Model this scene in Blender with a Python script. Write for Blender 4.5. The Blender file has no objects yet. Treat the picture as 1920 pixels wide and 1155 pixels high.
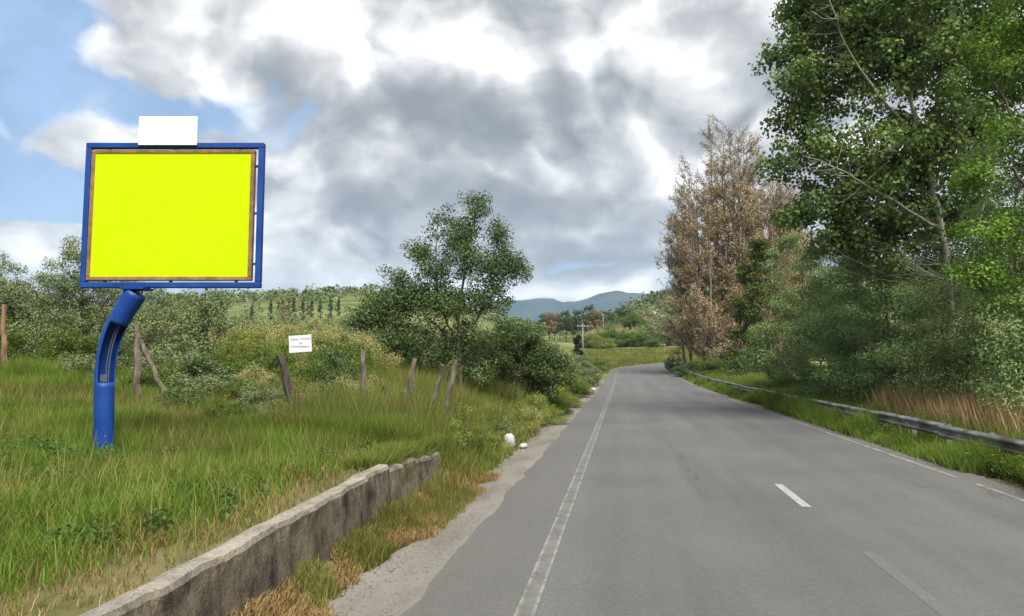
import bpy, math, random
import numpy as np
from mathutils import Vector, Matrix

R = math.radians
rng = np.random.default_rng(7)
random.seed(7)
scene = bpy.context.scene
COL = scene.collection

# ------------------------------------------------------------------ camera
F, CX, CY = 1300.0, 960.0, 577.5          # photograph pixels (1920 x 1155)
CAMH = 2.2
PITCH, YAW = R(4.46), R(9.07)             # up, and to the left of the road direction (+Y)
cam_d = bpy.data.cameras.new('camera')
cam_d.sensor_width = 36.0
cam_d.lens = 36.0 * F / 1920.0
cam_d.clip_start = 0.1
cam_d.clip_end = 20000
cam = bpy.data.objects.new('camera', cam_d)
COL.objects.link(cam)
cam.location = (0, 0, CAMH)
cam.rotation_euler = (R(90) + PITCH, 0, YAW)
scene.camera = cam
CR = np.array(cam.rotation_euler.to_matrix())
FWD = np.array([-math.sin(YAW), math.cos(YAW), 0.0])
RGT = np.array([math.cos(YAW), math.sin(YAW), 0.0])

def ray(px, py):
    return CR @ np.array([(px - CX) / F, -(py - CY) / F, -1.0])
def at_y(px, py, y):                       # the point of a pixel's ray at distance y down the road
    d = ray(px, py); t = y / d[1]
    return np.array([0, 0, CAMH]) + d * t
def px_az(px):
    d = ray(px, 679); return math.atan2(d[0], d[1])
def px_el(px, py):
    d = ray(px, py); return math.atan2(d[2], math.hypot(d[0], d[1]))

# ------------------------------------------------------------------ sky, sun, exposure
SUN_AZ, SUN_EL = R(152), R(54)             # clockwise from +Y: from the right, a little behind
EXPOSURE = 1.4
CLOUD = 2 ** -EXPOSURE
world = bpy.data.worlds.new('World')
scene.world = world
world.use_nodes = True
try:
    world.cycles.sampling_method = 'MANUAL'; world.cycles.sample_map_resolution = 512
except Exception:
    pass
NT = world.node_tree
NT.nodes.clear()
class NB:
    def __init__(s, nt): s.nt = nt
    def new(s, t, **kw):
        n = s.nt.nodes.new(t)
        for k, v in kw.items(): setattr(n, k, v)
        return n
    def put(s, sock, v):
        if v is None: return
        if isinstance(v, bpy.types.NodeSocket): s.nt.links.new(v, sock)
        else: sock.default_value = v
    def m(s, op, a, b=None, c=None, clamp=False):
        n = s.new('ShaderNodeMath', operation=op, use_clamp=clamp)
        for i, v in enumerate((a, b, c)):
            if v is not None: s.put(n.inputs[i], v)
        return n.outputs[0]
    def vm(s, op, a, b=None, sc=None):
        n = s.new('ShaderNodeVectorMath', operation=op)
        s.put(n.inputs[0], a)
        if b is not None: s.put(n.inputs[1], b)
        if sc is not None: s.put(n.inputs['Scale'], sc)
        return n.outputs['Value'] if op in ('DOT_PRODUCT', 'LENGTH', 'DISTANCE') else n.outputs[0]
    def mapr(s, v, a, b, c=0.0, d=1.0, smooth=True):
        n = s.new('ShaderNodeMapRange', interpolation_type='SMOOTHSTEP' if smooth else 'LINEAR')
        s.put(n.inputs['Value'], v)
        for k, x in (('From Min', a), ('From Max', b), ('To Min', c), ('To Max', d)): s.put(n.inputs[k], x)
        return n.outputs[0]
    def noise(s, v, scale, detail=5, rough=0.5, dist=0.0, lac=2.0):
        n = s.new('ShaderNodeTexNoise')
        if v is not None: s.put(n.inputs['Vector'], v)
        for k, x in (('Scale', scale), ('Detail', detail), ('Roughness', rough), ('Distortion', dist), ('Lacunarity', lac)): s.put(n.inputs[k], x)
        return n
    def mix(s, f, a, b):
        n = s.new('ShaderNodeMix', data_type='RGBA')
        s.put(n.inputs[0], f); s.put(n.inputs[6], a); s.put(n.inputs[7], b)
        return n.outputs[2]
    def ramp(s, f, stops):
        n = s.new('ShaderNodeValToRGB')
        e = n.color_ramp.elements
        while len(e) < len(stops): e.new(0.5)
        for x, (p, c) in zip(e, stops): x.position = p; x.color = (*c, 1)
        s.put(n.inputs[0], f)
        return n.outputs[0]

def build_sky():
    b = NB(NT)
    co = b.new('ShaderNodeTexCoord').outputs['Generated']
    dirv = b.vm('NORMALIZE', co)
    sep = b.new('ShaderNodeSeparateXYZ'); b.put(sep.inputs[0], dirv)
    x, y, z = sep.outputs
    az = b.m('ARCTAN2', x, y)
    el = b.m('ARCSINE', z)
    # warp so that cloud outlines billow
    wn = b.noise(dirv, 3.0, 4, 0.55)
    off = b.vm('SCALE', b.vm('SUBTRACT', wn.outputs['Color'], (0.5, 0.5, 0.5)), sc=0.22)
    p0 = b.vm('ADD', dirv, b.vm('SCALE', off, sc=0.6))
    p = b.vm('MULTIPLY', p0, (1.0, 1.0, 1.45))
    saz = b.new('ShaderNodeSeparateXYZ'); b.put(saz.inputs[0], off)
    azw = b.m('ADD', az, b.m('MULTIPLY', saz.outputs[0], 1.1))
    elw = b.m('ADD', el, b.m('MULTIPLY', saz.outputs[2], 0.9))
    def blob(px, py, rx, ry, amp, a=azw, e=elw):
        da = b.m('DIVIDE', b.m('SUBTRACT', a, px_az(px)), rx / F)
        de = b.m('DIVIDE', b.m('SUBTRACT', e, px_el(px, py)), ry / F)
        r2 = b.m('ADD', b.m('MULTIPLY', da, da), b.m('MULTIPLY', de, de))
        return b.m('MULTIPLY', b.m('EXPONENT', b.m('MULTIPLY', r2, -1.0)), amp)
    def total(lst):
        t = lst[0]
        for q in lst[1:]: t = b.m('ADD', t, q)
        return t
    def field(v):                                     # billowy cumulus field
        n1 = b.noise(v, 2.9, 7, 0.57, 0.0).outputs['Fac']
        rd = b.noise(v, 6.5, 5, 0.52)
        rd.noise_type = 'RIDGED_MULTIFRACTAL'; rd.normalize = False
        rd.inputs['Offset'].default_value = 1.0; rd.inputs['Gain'].default_value = 1.0
        puff = b.m('SUBTRACT', 1.0, b.m('MULTIPLY', rd.outputs['Fac'], 0.5))
        return b.m('ADD', b.m('MULTIPLY', n1, 0.76), b.m('MULTIPLY', puff, 0.24))
    f0 = field(p)
    f1 = field(b.vm('ADD', p, (0.030, -0.012, 0.060)))
    big = b.noise(dirv, 1.7, 2, 0.5).outputs['Fac']
    cov_bias = total([blob(30, 140, 330, 230, -0.42), blob(400, 150, 70, 50, -0.22), blob(60, 340, 190, 60, -0.22),
                      blob(300, 60, 120, 70, 0.34), blob(270, 270, 230, 48, 0.50), blob(80, 470, 300, 75, 0.46)])
    cov_f = total([f0, cov_bias, b.m('MULTIPLY', b.m('SUBTRACT', big, 0.5), 0.3), 0.195])
    cov = b.mapr(cov_f, 0.47, 0.60)
    # light and dark masses: tops catch the light, thick bases are grey
    lit = b.m('MULTIPLY', b.m('SUBTRACT', f0, f1), 3.0)
    thick = b.mapr(cov_f, 0.50, 0.62, 0.16, 0.0)
    dark = total([blob(880, 225, 330, 75, -0.34), blob(700, 385, 220, 100, -0.30), blob(1090, 250, 200, 60, -0.18),
                  blob(1010, 410, 230, 55, -0.26), blob(620, 500, 240, 50, -0.16), blob(930, 60, 90, 40, -0.14),
                  blob(1370, 60, 110, 60, -0.16), blob(1150, 490, 220, 25, -0.12), blob(480, 150, 60, 70, -0.10),
                  blob(640, 150, 100, 55, 0.24), blob(720, 20, 340, 70, 0.20), blob(330, 60, 130, 60, 0.24), blob(300, 255, 210, 45, 0.32),
                  blob(1290, 150, 170, 80, 0.16), blob(740, 320, 100, 30, 0.24), blob(1200, 350, 80, 60, 0.22),
                  blob(600, 430, 140, 30, 0.18), blob(1000, 470, 260, 22, 0.12), blob(1120, 512, 140, 18, 0.16), blob(80, 440, 170, 45, 0.26)])
    lum = total([lit, thick, dark, b.m('MULTIPLY', b.m('SUBTRACT', b.noise(p, 3.4, 5, 0.5).outputs['Fac'], 0.5), 0.75)])
    lum = b.m('ADD', lum, 0.565)
    ccol = b.ramp(lum, [(0.0, (0.31, 0.326, 0.35)), (0.26, (0.42, 0.434, 0.455)), (0.48, (0.61, 0.618, 0.63)), (0.74, (0.93, 0.93, 0.93)), (1.0, (1.4, 1.4, 1.39))])
    sky = b.new('ShaderNodeTexSky', sky_type='NISHITA', sun_disc=False, sun_elevation=SUN_EL, sun_rotation=SUN_AZ,
                altitude=200.0, air_density=1.0, dust_density=0.6, ozone_density=1.6)
    blue = b.vm('SCALE', sky.outputs[0], sc=0.118)
    thin = b.mapr(b.noise(p, 5.0, 6, 0.6).outputs['Fac'], 0.36, 0.8, 0.30, 0.75)
    blue = b.mix(thin, blue, (0.53, 0.77, 1.14, 1))
    hz = b.mapr(el, 0.0, 0.16, 0.35, 0.0)
    ccol = b.mix(hz, ccol, (0.60, 0.64, 0.68, 1))
    col = b.vm('SCALE', b.mix(cov, blue, ccol), sc=CLOUD)
    bg = b.new('ShaderNodeBackground'); b.put(bg.inputs[0], col); bg.inputs[1].default_value = 1.0
    out = b.new('ShaderNodeOutputWorld'); NT.links.new(bg.outputs[0], out.inputs[0])
build_sky()

sun_d = bpy.data.lights.new('sun', 'SUN')
sun_d.energy = 3.3
sun_d.angle = R(38)
sun_d.color = (1.0, 0.955, 0.88)
sun = bpy.data.objects.new('sun', sun_d)
COL.objects.link(sun)
sdir = Vector((math.sin(SUN_AZ) * math.cos(SUN_EL), math.cos(SUN_AZ) * math.cos(SUN_EL), math.sin(SUN_EL)))
sun.rotation_euler = sdir.to_track_quat('Z', 'Y').to_euler()
sun.location = (30, -20, 60)
scene.view_settings.view_transform = 'Standard'
scene.view_settings.look = 'None'
scene.view_settings.exposure = EXPOSURE
scene.view_settings.gamma = 1.0
scene.view_settings.use_curve_mapping = False

# ------------------------------------------------------------------ helpers: numpy noise, ground height
_perm = rng.random((64, 64))
def vnoise(x, y, s=1.0, seed=0):
    x = np.asarray(x, float) * s + seed * 7.31; y = np.asarray(y, float) * s + seed * 3.77
    xi = np.floor(x).astype(int); yi = np.floor(y).astype(int)
    fx = x - xi; fy = y - yi
    fx = fx * fx * (3 - 2 * fx); fy = fy * fy * (3 - 2 * fy)
    g = lambda a, c: _perm[a % 64, c % 64]
    return (g(xi, yi) * (1 - fx) + g(xi + 1, yi) * fx) * (1 - fy) + (g(xi, yi + 1) * (1 - fx) + g(xi + 1, yi + 1) * fx) * fy
def fbm(x, y, s=1.0, seed=0, o=4):
    t = 0; a = 0.5; n = 0
    for i in range(o):
        t = t + a * vnoise(x, y, s * 2 ** i, seed + i); n += a; a *= 0.5
    return t / n
def sstep(a, c, v):
    t = np.clip((np.asarray(v, float) - a) / (c - a), 0, 1); return t * t * (3 - 2 * t)

R0, ARC_Y = 50.0, 100.0                    # the bend: radius, where it starts
def rz(y):
    q = np.clip(np.asarray(y, float) - 45, 0, 85)
    return 0.0003 * q * q + 0.051 * np.clip(np.asarray(y, float) - 130, 0, 60)
def road_pt(s, o=0.0):                     # arc length along the road, offset to the right
    if s <= ARC_Y: return np.array([o, s, float(rz(s))]), 0.0
    th = min((s - ARC_Y) / R0, 1.45)
    ex = s - ARC_Y - th * R0
    x = R0 - (R0 - o) * math.cos(th) + ex * math.sin(th)
    y = ARC_Y + (R0 - o) * math.sin(th) + ex * math.cos(th)
    yc = ARC_Y + R0 * math.sin(th) + ex * math.cos(th)
    return np.array([x, y, float(rz(yc))]), th
def road_off(x, y):                        # signed lateral offset from the camera's track
    x = np.asarray(x, float); y = np.asarray(y, float)
    r = R0 - np.hypot(x - R0, y - ARC_Y)
    return np.where(y <= ARC_Y, x, np.where(x < R0 + 6, r, ARC_Y + R0 - y))
SKY_PX = [(-900, .05), (-200, .048), (0, .052), (300, .058), (430, .064), (560, .072), (640, .080), (700, .079), (800, .066), (900, .050), (1000, .034),
          (1080, .036), (1150, .048), (1200, .064), (1255, .081), (1350, .092), (1500, .10), (2200, .10), (3200, .08)]
_az = np.array([px_az(p) for p, e in SKY_PX]); _e = np.array([e for p, e in SKY_PX])
def ground_z(x, y):
    x = np.asarray(x, float); y = np.asarray(y, float)
    off = road_off(x, y)
    base = rz(np.minimum(y, 400))
    # left bank behind the wall
    w = 0.10 + 3.6 * sstep(11.6, 19, y)
    t = sstep(0, 1, (-off - 3.14) / w)
    H = 0.775 - 0.30 * sstep(14, 60, y) - 0.026 * np.clip(8.9 - y, 0, 15)
    q = np.clip(-off - 4, 0, 22)
    left = t * (H + 0.0085 * np.minimum(q, 12) ** 2 * (1 - 0.55 * sstep(22, 60, y)) + 0.05 * np.clip(q - 12, 0, 10) + 0.10 * (fbm(x, y, 0.5, 3) - 0.5))
    right = 0.42 * sstep(7.6, 11.5, off) + 0.12 * (fbm(x, y, 0.4, 5) - 0.5) * sstep(7.6, 9, off)
    d = np.hypot(x, y); az = np.arctan2(x, y)
    e = np.interp(az, _az, _e)
    front = sstep(2.2, 1.6, np.abs(az))
    d0 = 60 + 105 * sstep(px_az(760), px_az(1080), az)
    u = np.clip((d - d0) / (460 - d0), 0, 1)
    hill = front * e * 460 * (0.22 * u + 0.78 * u * u * (3 - 2 * u)) * (1 - 0.65 * sstep(480, 1500, d))
    hill = hill * (1 + 0.16 * (fbm(x, y, 0.011, 9) - 0.5))
    z = base + left + right + hill
    foot = 0.24 * sstep(-2.66, -3.06, off) * sstep(14.5, 12, y) * (0.7 + 0.6 * fbm(x, y, 1.4, 13, 3))
    return np.where((off > -3.12) & (off < 7.5), base + foot, z)
def gz(x, y): return float(ground_z(x, y))

# ------------------------------------------------------------------ helpers: meshes and objects
def props(o, label=None, cat=None, group=None, kind=None):
    if label: o['label'] = label
    if cat: o['category'] = cat
    if group: o['group'] = group
    if kind: o['kind'] = kind
    return o
def empty(name, loc=(0, 0, 0), rot=0.0, **kw):
    o = bpy.data.objects.new(name, None); COL.objects.link(o)
    o.empty_display_size = 0.2
    o.location = loc; o.rotation_euler = (0, 0, rot)
    return props(o, **kw)
def link(name, me, parent=None, loc=None, rot=None, **kw):
    o = bpy.data.objects.new(name, me); COL.objects.link(o)
    if parent is not None: o.parent = parent
    if loc is not None: o.location = loc
    if rot is not None: o.rotation_euler = rot
    return props(o, **kw)
def raw_mesh(name, V, faces, mat, rnd=None, smooth=False):
    """faces: list of arrays (n,k)"""
    me = bpy.data.meshes.new(name)
    V = np.asarray(V, np.float32)
    me.vertices.add(len(V)); me.vertices.foreach_set('co', V.ravel())
    fl = [np.asarray(f, np.int32) for f in faces if len(f)]
    tot = np.concatenate([np.full(len(f), f.shape[1], np.int32) for f in fl])
    idx = np.concatenate([f.ravel() for f in fl])
    me.loops.add(len(idx)); me.loops.foreach_set('vertex_index', idx)
    me.polygons.add(len(tot))
    st = np.concatenate([[0], np.cumsum(tot)[:-1]]).astype(np.int32)
    me.polygons.foreach_set('loop_start', st); me.polygons.foreach_set('loop_total', tot)
    if smooth: me.polygons.foreach_set('use_smooth', np.ones(len(tot), bool))
    if rnd is not None:
        a = me.attributes.new('rnd', 'FLOAT', 'FACE'); a.data.foreach_set('value', np.asarray(rnd, np.float32))
    me.update(calc_edges=True)
    if mat: me.materials.append(mat)
    return me
class MB:
    """collects shapes into one mesh"""
    def __init__(s): s.v = []; s.f = []; s.n = 0; s.s = []
    def add(s, V, Fs, smooth=False):
        V = np.asarray(V, float)
        for f in Fs: s.f.append([i + s.n for i in f]); s.s.append(smooth)
        s.v.append(V); s.n += len(V)
    def box(s, c, d, rot=None, taper=1.0):
        dx, dy, dz = d[0] / 2, d[1] / 2, d[2] / 2
        V = np.array([[i * dx * (taper if k > 0 else 1), j * dy * (taper if k > 0 else 1), k * dz] for k in (-1, 1) for j in (-1, 1) for i in (-1, 1)])
        if rot is not None: V = V @ np.array(rot).T
        s.add(V + np.array(c), [(0, 2, 3, 1), (4, 5, 7, 6), (0, 1, 5, 4), (2, 6, 7, 3), (0, 4, 6, 2), (1, 3, 7, 5)])
    def tube(s, P, rad, n=8, cap=True, smooth=True, jit=0.0):
        P = [Vector(p) for p in P]; rings = []
        up = Vector((0.31, 0.95, 0.07))
        for i, p in enumerate(P):
            t = (P[min(i + 1, len(P) - 1)] - P[max(i - 1, 0)])
            t = t.normalized() if t.length > 1e-9 else Vector((0, 0, 1))
            a = t.cross(up)
            if a.length < 1e-3: a = t.cross(Vector((1, 0, 0)))
            a.normalize(); c = t.cross(a)
            r = rad[i] if hasattr(rad, '__len__') else rad
            rings.append([p + (a * math.cos(2 * math.pi * k / n) + c * math.sin(2 * math.pi * k / n)) * r * (1 + jit * (random.random() - 0.5)) for k in range(n)])
        V = [list(q) for g in rings for q in g]; Fs = []
        for i in range(len(P) - 1):
            for k in range(n):
                k2 = (k + 1) % n
                Fs.append((i * n + k, i * n + k2, (i + 1) * n + k2, (i + 1) * n + k))
        if cap:
            Fs.append(tuple(range(n))[::-1]); Fs.append(tuple((len(P) - 1) * n + k for k in range(n)))
        s.add(V, Fs, smooth)
    def mesh(s, name, mat):
        me = bpy.data.meshes.new(name)
        me.from_pydata([tuple(q) for q in np.concatenate(s.v)], [], s.f)
        me.polygons.foreach_set('use_smooth', s.s)
        me.materials.append(mat); me.update()
        return me
    def build(s, name, mat, parent=None, **kw):
        bev = kw.pop('bevel', 0)
        o = link(name, s.mesh(name, mat), parent, **kw)
        if bev:
            m = o.modifiers.new('bevel', 'BEVEL'); m.width = bev; m.segments = 2; m.limit_method = 'ANGLE'
        return o

# ------------------------------------------------------------------ materials
def material(name):
    m = bpy.data.materials.new(name); m.use_nodes = True
    nt = m.node_tree; nt.nodes.clear()
    b = NB(nt)
    out = b.new('ShaderNodeOutputMaterial')
    return m, b, out
def principled(b, out, col, rough=0.7, spec=0.3, bump=None, metal=0.0):
    p = b.new('ShaderNodeBsdfPrincipled')
    b.put(p.inputs['Base Color'], col); b.put(p.inputs['Roughness'], rough)
    p.inputs['Specular IOR Level'].default_value = spec; b.put(p.inputs['Metallic'], metal)
    if bump is not None: b.nt.links.new(bump, p.inputs['Normal'])
    b.nt.links.new(p.outputs[0], out.inputs[0])
    return p
def bump(b, h, strength=0.3, dist=0.02):
    n = b.new('ShaderNodeBump'); b.put(n.inputs['Height'], h)
    n.inputs['Strength'].default_value = strength; n.inputs['Distance'].default_value = dist
    return n.outputs[0]
def objco(b): return b.new('ShaderNodeTexCoord').outputs['Object']
def geopos(b): return b.new('ShaderNodeNewGeometry').outputs['Position']

def mat_leaf(name, c_dark, c_mid, c_light, trans=0.35, rough=0.55, patch=0.6, under=None):
    m, b, out = material(name)
    at = b.new('ShaderNodeAttribute', attribute_name='rnd').outputs['Fac']
    n = b.noise(objco(b), patch, 2).outputs['Fac']
    f = b.m('ADD', b.m('MULTIPLY', at, 0.72), b.m('MULTIPLY', b.m('SUBTRACT', n, 0.36), 0.9))
    col = b.ramp(f, [(0.08, c_dark), (0.5, c_mid), (0.95, c_light)])
    if under:
        back = b.new('ShaderNodeNewGeometry').outputs['Backfacing']
        col = b.mix(b.m('MULTIPLY', back, 0.8), col, (*under, 1))
    p = b.new('ShaderNodeBsdfPrincipled')
    b.put(p.inputs['Base Color'], col); p.inputs['Roughness'].default_value = rough
    p.inputs['Specular IOR Level'].default_value = 0.10
    t = b.new('ShaderNodeBsdfTranslucent')
    b.put(t.inputs[0], b.mix(0.5, col, (0.16, 0.20, 0.03, 1)) if trans > 0.3 else col)
    mx = b.new('ShaderNodeMixShader'); mx.inputs[0].default_value = trans
    b.nt.links.new(p.outputs[0], mx.inputs[1]); b.nt.links.new(t.outputs[0], mx.inputs[2])
    b.nt.links.new(mx.outputs[0], out.inputs[0])
    return m
def mat_bark(name, c1, c2, scale=6.0):
    m, b, out = material(name)
    co = b.vm('MULTIPLY', objco(b), (1, 1, 0.25))
    n = b.noise(co, scale, 5, 0.6).outputs['Fac']
    col = b.ramp(n, [(0.3, c1), (0.7, c2)])
    principled(b, out, col, 0.9, 0.15, bump(b, n, 0.6, 0.03))
    return m
def mat_plain(name, col, rough=0.6, spec=0.3, var=0.15, scale=8.0, metal=0.0, bstr=0.1):
    m, b, out = material(name)
    n = b.noise(objco(b), scale, 5, 0.6).outputs['Fac']
    c = b.mix(b.mapr(n, 0.3, 0.75), tuple(x * (1 - var) for x in col) + (1,), tuple(min(1, x * (1 + var)) for x in col) + (1,))
    principled(b, out, c, rough, spec, bump(b, n, bstr, 0.01), metal)
    return m

def mat_ground():
    m, b, out = material('ground')
    co = geopos(b)
    n1 = b.noise(co, 0.9, 6, 0.6).outputs['Fac']
    n2 = b.noise(co, 0.035, 4, 0.55).outputs['Fac']
    n3 = b.noise(co, 9.0, 4, 0.65).outputs['Fac']
    near = b.ramp(n1, [(0.30, (0.060, 0.072, 0.024)), (0.50, (0.105, 0.100, 0.042)), (0.68, (0.20, 0.165, 0.095))])
    far = b.ramp(n2, [(0.34, (0.055, 0.085, 0.026)), (0.50, (0.115, 0.150, 0.045)), (0.60, (0.20, 0.20, 0.085)), (0.68, (0.10, 0.15, 0.04))])
    dist = b.vm('LENGTH', co)
    col = b.mix(b.mapr(dist, 35, 90), near, far)
    col = b.mix(b.m('MULTIPLY', n3, 0.35), col, (0.05, 0.045, 0.025, 1))
    principled(b, out, col, 0.95, 0.1, bump(b, n3, 0.6, 0.05))
    return m
def mat_asphalt():
    m, b, out = material('asphalt')
    co = geopos(b)
    sp = b.new('ShaderNodeSeparateXYZ'); b.put(sp.inputs[0], co)
    x, y, z = sp.outputs
    lanes = b.vm('MULTIPLY', co, (1.0, 0.05, 0))
    n1 = b.noise(lanes, 1.1, 5, 0.55).outputs['Fac']            # tyre-worn bands along the lanes
    n2 = b.noise(co, 0.32, 5, 0.55).outputs['Fac']              # broad patches
    n3 = b.noise(co, 55.0, 3, 0.75).outputs['Fac']              # aggregate
    n4 = b.noise(co, 190.0, 2, 0.6).outputs['Fac']
    base = b.ramp(b.m('ADD', b.m('MULTIPLY', n1, 0.55), b.m('MULTIPLY', n2, 0.45)), [(0.38, (0.0712, 0.072, 0.0712)), (0.5, (0.089, 0.09, 0.089)), (0.62, (0.1104, 0.1098, 0.105))])
    # paler, browner strip outside the edge line
    w = b.m('ADD', x, b.m('MULTIPLY', b.m('SUBTRACT', b.noise(co, 0.7, 3).outputs['Fac'], 0.5), 0.4))
    base = b.mix(b.mapr(w, -0.75, -1.05, 0.0, 0.55), base, (0.098, 0.093, 0.082, 1))
    base = b.mix(b.mapr(w, 6.25, 6.6, 0.0, 0.7), base, (0.106, 0.095, 0.079, 1))
    base = b.mix(b.mapr(n3, 0.35, 0.8, 0.0, 0.5), base, (0.050, 0.051, 0.052, 1))
    n5 = b.noise(co, 17.0, 4, 0.7).outputs['Fac']
    base = b.mix(b.mapr(n5, 0.46, 0.70, 0.0, 0.32), base, (0.052, 0.052, 0.053, 1))
    base = b.mix(b.mapr(n5, 0.50, 0.28, 0.0, 0.28), base, (0.150, 0.148, 0.142, 1))
    base = b.mix(b.mapr(n4, 0.60, 0.80, 0.0, 0.5), base, (0.162, 0.159, 0.153, 1))
    # one wandering crack in the left lane and seams
    wob = b.m('MULTIPLY', b.m('SUBTRACT', b.noise(b.vm('MULTIPLY', co, (0.4, 1, 0)), 0.55, 5, 0.6).outputs['Fac'], 0.5), 1.5)
    cx = b.m('ABSOLUTE', b.m('SUBTRACT', b.m('SUBTRACT', x, 1.18), wob))
    crack = b.mapr(cx, 0.004, 0.05, 1.0, 0.0)
    seg = b.m('MULTIPLY', b.mapr(y, 11, 13.5), b.mapr(y, 20, 26, 1.0, 0.0))
    seg = b.m('MULTIPLY', seg, b.mapr(b.noise(co, 1.4, 3).outputs['Fac'], 0.42, 0.58))
    base = b.mix(b.m('MULTIPLY', b.m('MULTIPLY', crack, seg), 0.5), base, (0.026, 0.027, 0.028, 1))
    vo = b.new('ShaderNodeTexVoronoi', feature='DISTANCE_TO_EDGE')
    b.put(vo.inputs['Vector'], b.vm('ADD', b.vm('MULTIPLY', co, (0.45, 0.22, 0)), b.vm('SCALE', b.noise(co, 1.2, 4).outputs['Color'], sc=0.25)))
    vo.inputs['Scale'].default_value = 1.0
    fine = b.m('MULTIPLY', b.mapr(vo.outputs['Distance'], 0.0, 0.006, 1.0, 0.0), b.mapr(b.noise(co, 0.25, 2).outputs['Fac'], 0.50, 0.66))
    base = b.mix(b.m('MULTIPLY', fine, 0.5), base, (0.034, 0.034, 0.035, 1))
    h = b.m('ADD', n3, b.m('MULTIPLY', n4, 0.5))
    principled(b, out, base, b.mapr(n3, 0.3, 0.7, 0.62, 0.85), 0.35, bump(b, h, 0.35, 0.006))
    return m
def mat_concrete_pad():
    m, b, out = material('shoulder_concrete')
    co = geopos(b)
    n1 = b.noise(b.vm('MULTIPLY', co, (1, 0.3, 1)), 1.6, 6, 0.6).outputs['Fac']
    n2 = b.noise(co, 24, 5, 0.7).outputs['Fac']
    c = b.ramp(n1, [(0.3, (0.111, 0.104, 0.090)), (0.5, (0.154, 0.144, 0.127)), (0.7, (0.191, 0.180, 0.159))])
    c = b.mix(b.mapr(n2, 0.52, 0.78, 0, 0.6), c, (0.074, 0.064, 0.048, 1))
    principled(b, out, c, 0.92, 0.15, bump(b, b.m('ADD', n1, n2), 0.4, 0.012))
    return m
def mat_wall():
    m, b, out = material('stained_concrete')
    co = geopos(b)
    st = b.noise(b.vm('ADD', b.vm('MULTIPLY', co, (3.2, 3.2, 0.75)), b.vm('SCALE', b.noise(co, 2.0, 3).outputs['Color'], sc=1.2)), 1.3, 6, 0.66).outputs['Fac']     # runs down the face
    bl = b.noise(co, 2.3, 7, 0.68).outputs['Fac']
    fi = b.noise(co, 38, 4, 0.7).outputs['Fac']
    f = b.m('ADD', b.m('MULTIPLY', st, 0.5), b.m('MULTIPLY', bl, 0.5))
    c = b.ramp(f, [(0.40, (0.032, 0.028, 0.020)), (0.47, (0.080, 0.067, 0.049)), (0.56, (0.144, 0.123, 0.088)), (0.68, (0.217, 0.188, 0.142))])
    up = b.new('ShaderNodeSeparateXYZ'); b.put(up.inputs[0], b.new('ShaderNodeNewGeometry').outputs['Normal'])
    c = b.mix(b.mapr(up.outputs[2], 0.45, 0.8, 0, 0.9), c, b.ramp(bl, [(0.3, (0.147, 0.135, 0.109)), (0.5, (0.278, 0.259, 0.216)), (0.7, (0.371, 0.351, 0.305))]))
    c = b.mix(b.mapr(fi, 0.50, 0.72, 0, 0.7), c, (0.039, 0.031, 0.022, 1))
    principled(b, out, c, 0.93, 0.12, bump(b, b.m('ADD', bl, b.m('MULTIPLY', fi, 0.6)), 0.9, 0.035))
    return m
def mat_paint_line(name, lo, hi, wear_scale=5.0, cover=0.5, edges=False):
    m, b, out = material(name)
    co = geopos(b)
    n = b.noise(co, wear_scale, 6, 0.7).outputs['Fac']
    n2 = b.noise(co, 60, 3, 0.7).outputs['Fac']
    f = b.mapr(b.m('ADD', b.m('MULTIPLY', n, 0.7), b.m('MULTIPLY', n2, 0.3)), cover - 0.12, cover + 0.14)
    if edges:
        sp = b.new('ShaderNodeSeparateXYZ'); b.put(sp.inputs[0], co)
        d = b.m('ABSOLUTE', b.m('ADD', sp.outputs[0], 0.875))
        f = b.m('MULTIPLY', f, b.mapr(d, 0.045, 0.075, 0.35, 1.0))
    c = b.mix(f, (*lo, 1), (*hi, 1))
    principled(b, out, c, 0.8, 0.25, bump(b, n2, 0.3, 0.004))
    return m
def mat_galv():
    m, b, out = material('galvanised_steel')
    co = objco(b)
    n = b.noise(b.vm('MULTIPLY', co, (1, 0.4, 1)), 5, 6, 0.65).outputs['Fac']
    g = b.noise(co, 1.3, 3).outputs['Fac']
    c = b.ramp(n, [(0.3, (0.10, 0.102, 0.105)), (0.52, (0.21, 0.214, 0.22)), (0.72, (0.36, 0.36, 0.355))])
    c = b.mix(b.mapr(g, 0.52, 0.66, 0, 0.8), c, (0.10, 0.070, 0.052, 1))
    principled(b, out, c, 0.48, 0.5, bump(b, n, 0.15, 0.01), 0.55)
    return m
def mat_blue():
    m, b, out = material('blue_paint')
    co = objco(b)
    n = b.noise(co, 3.0, 5, 0.6).outputs['Fac']
    chips = b.noise(co, 16, 5, 0.75).outputs['Fac']
    sp = b.new('ShaderNodeSeparateXYZ'); b.put(sp.inputs[0], co)
    c = b.ramp(n, [(0.3, (0.005, 0.034, 0.170)), (0.7, (0.008, 0.052, 0.245))])
    low = b.mapr(sp.outputs[2], 0.12, 0.60, 0.10, 0.0)
    chip = b.mapr(b.m('ADD', chips, low), 0.69, 0.72)
    c = b.mix(chip, c, (0.30, 0.34, 0.38, 1))
    principled(b, out, c, b.mapr(n, 0.3, 0.7, 0.42, 0.6), 0.25, bump(b, chips, 0.08, 0.004))
    return m

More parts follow.
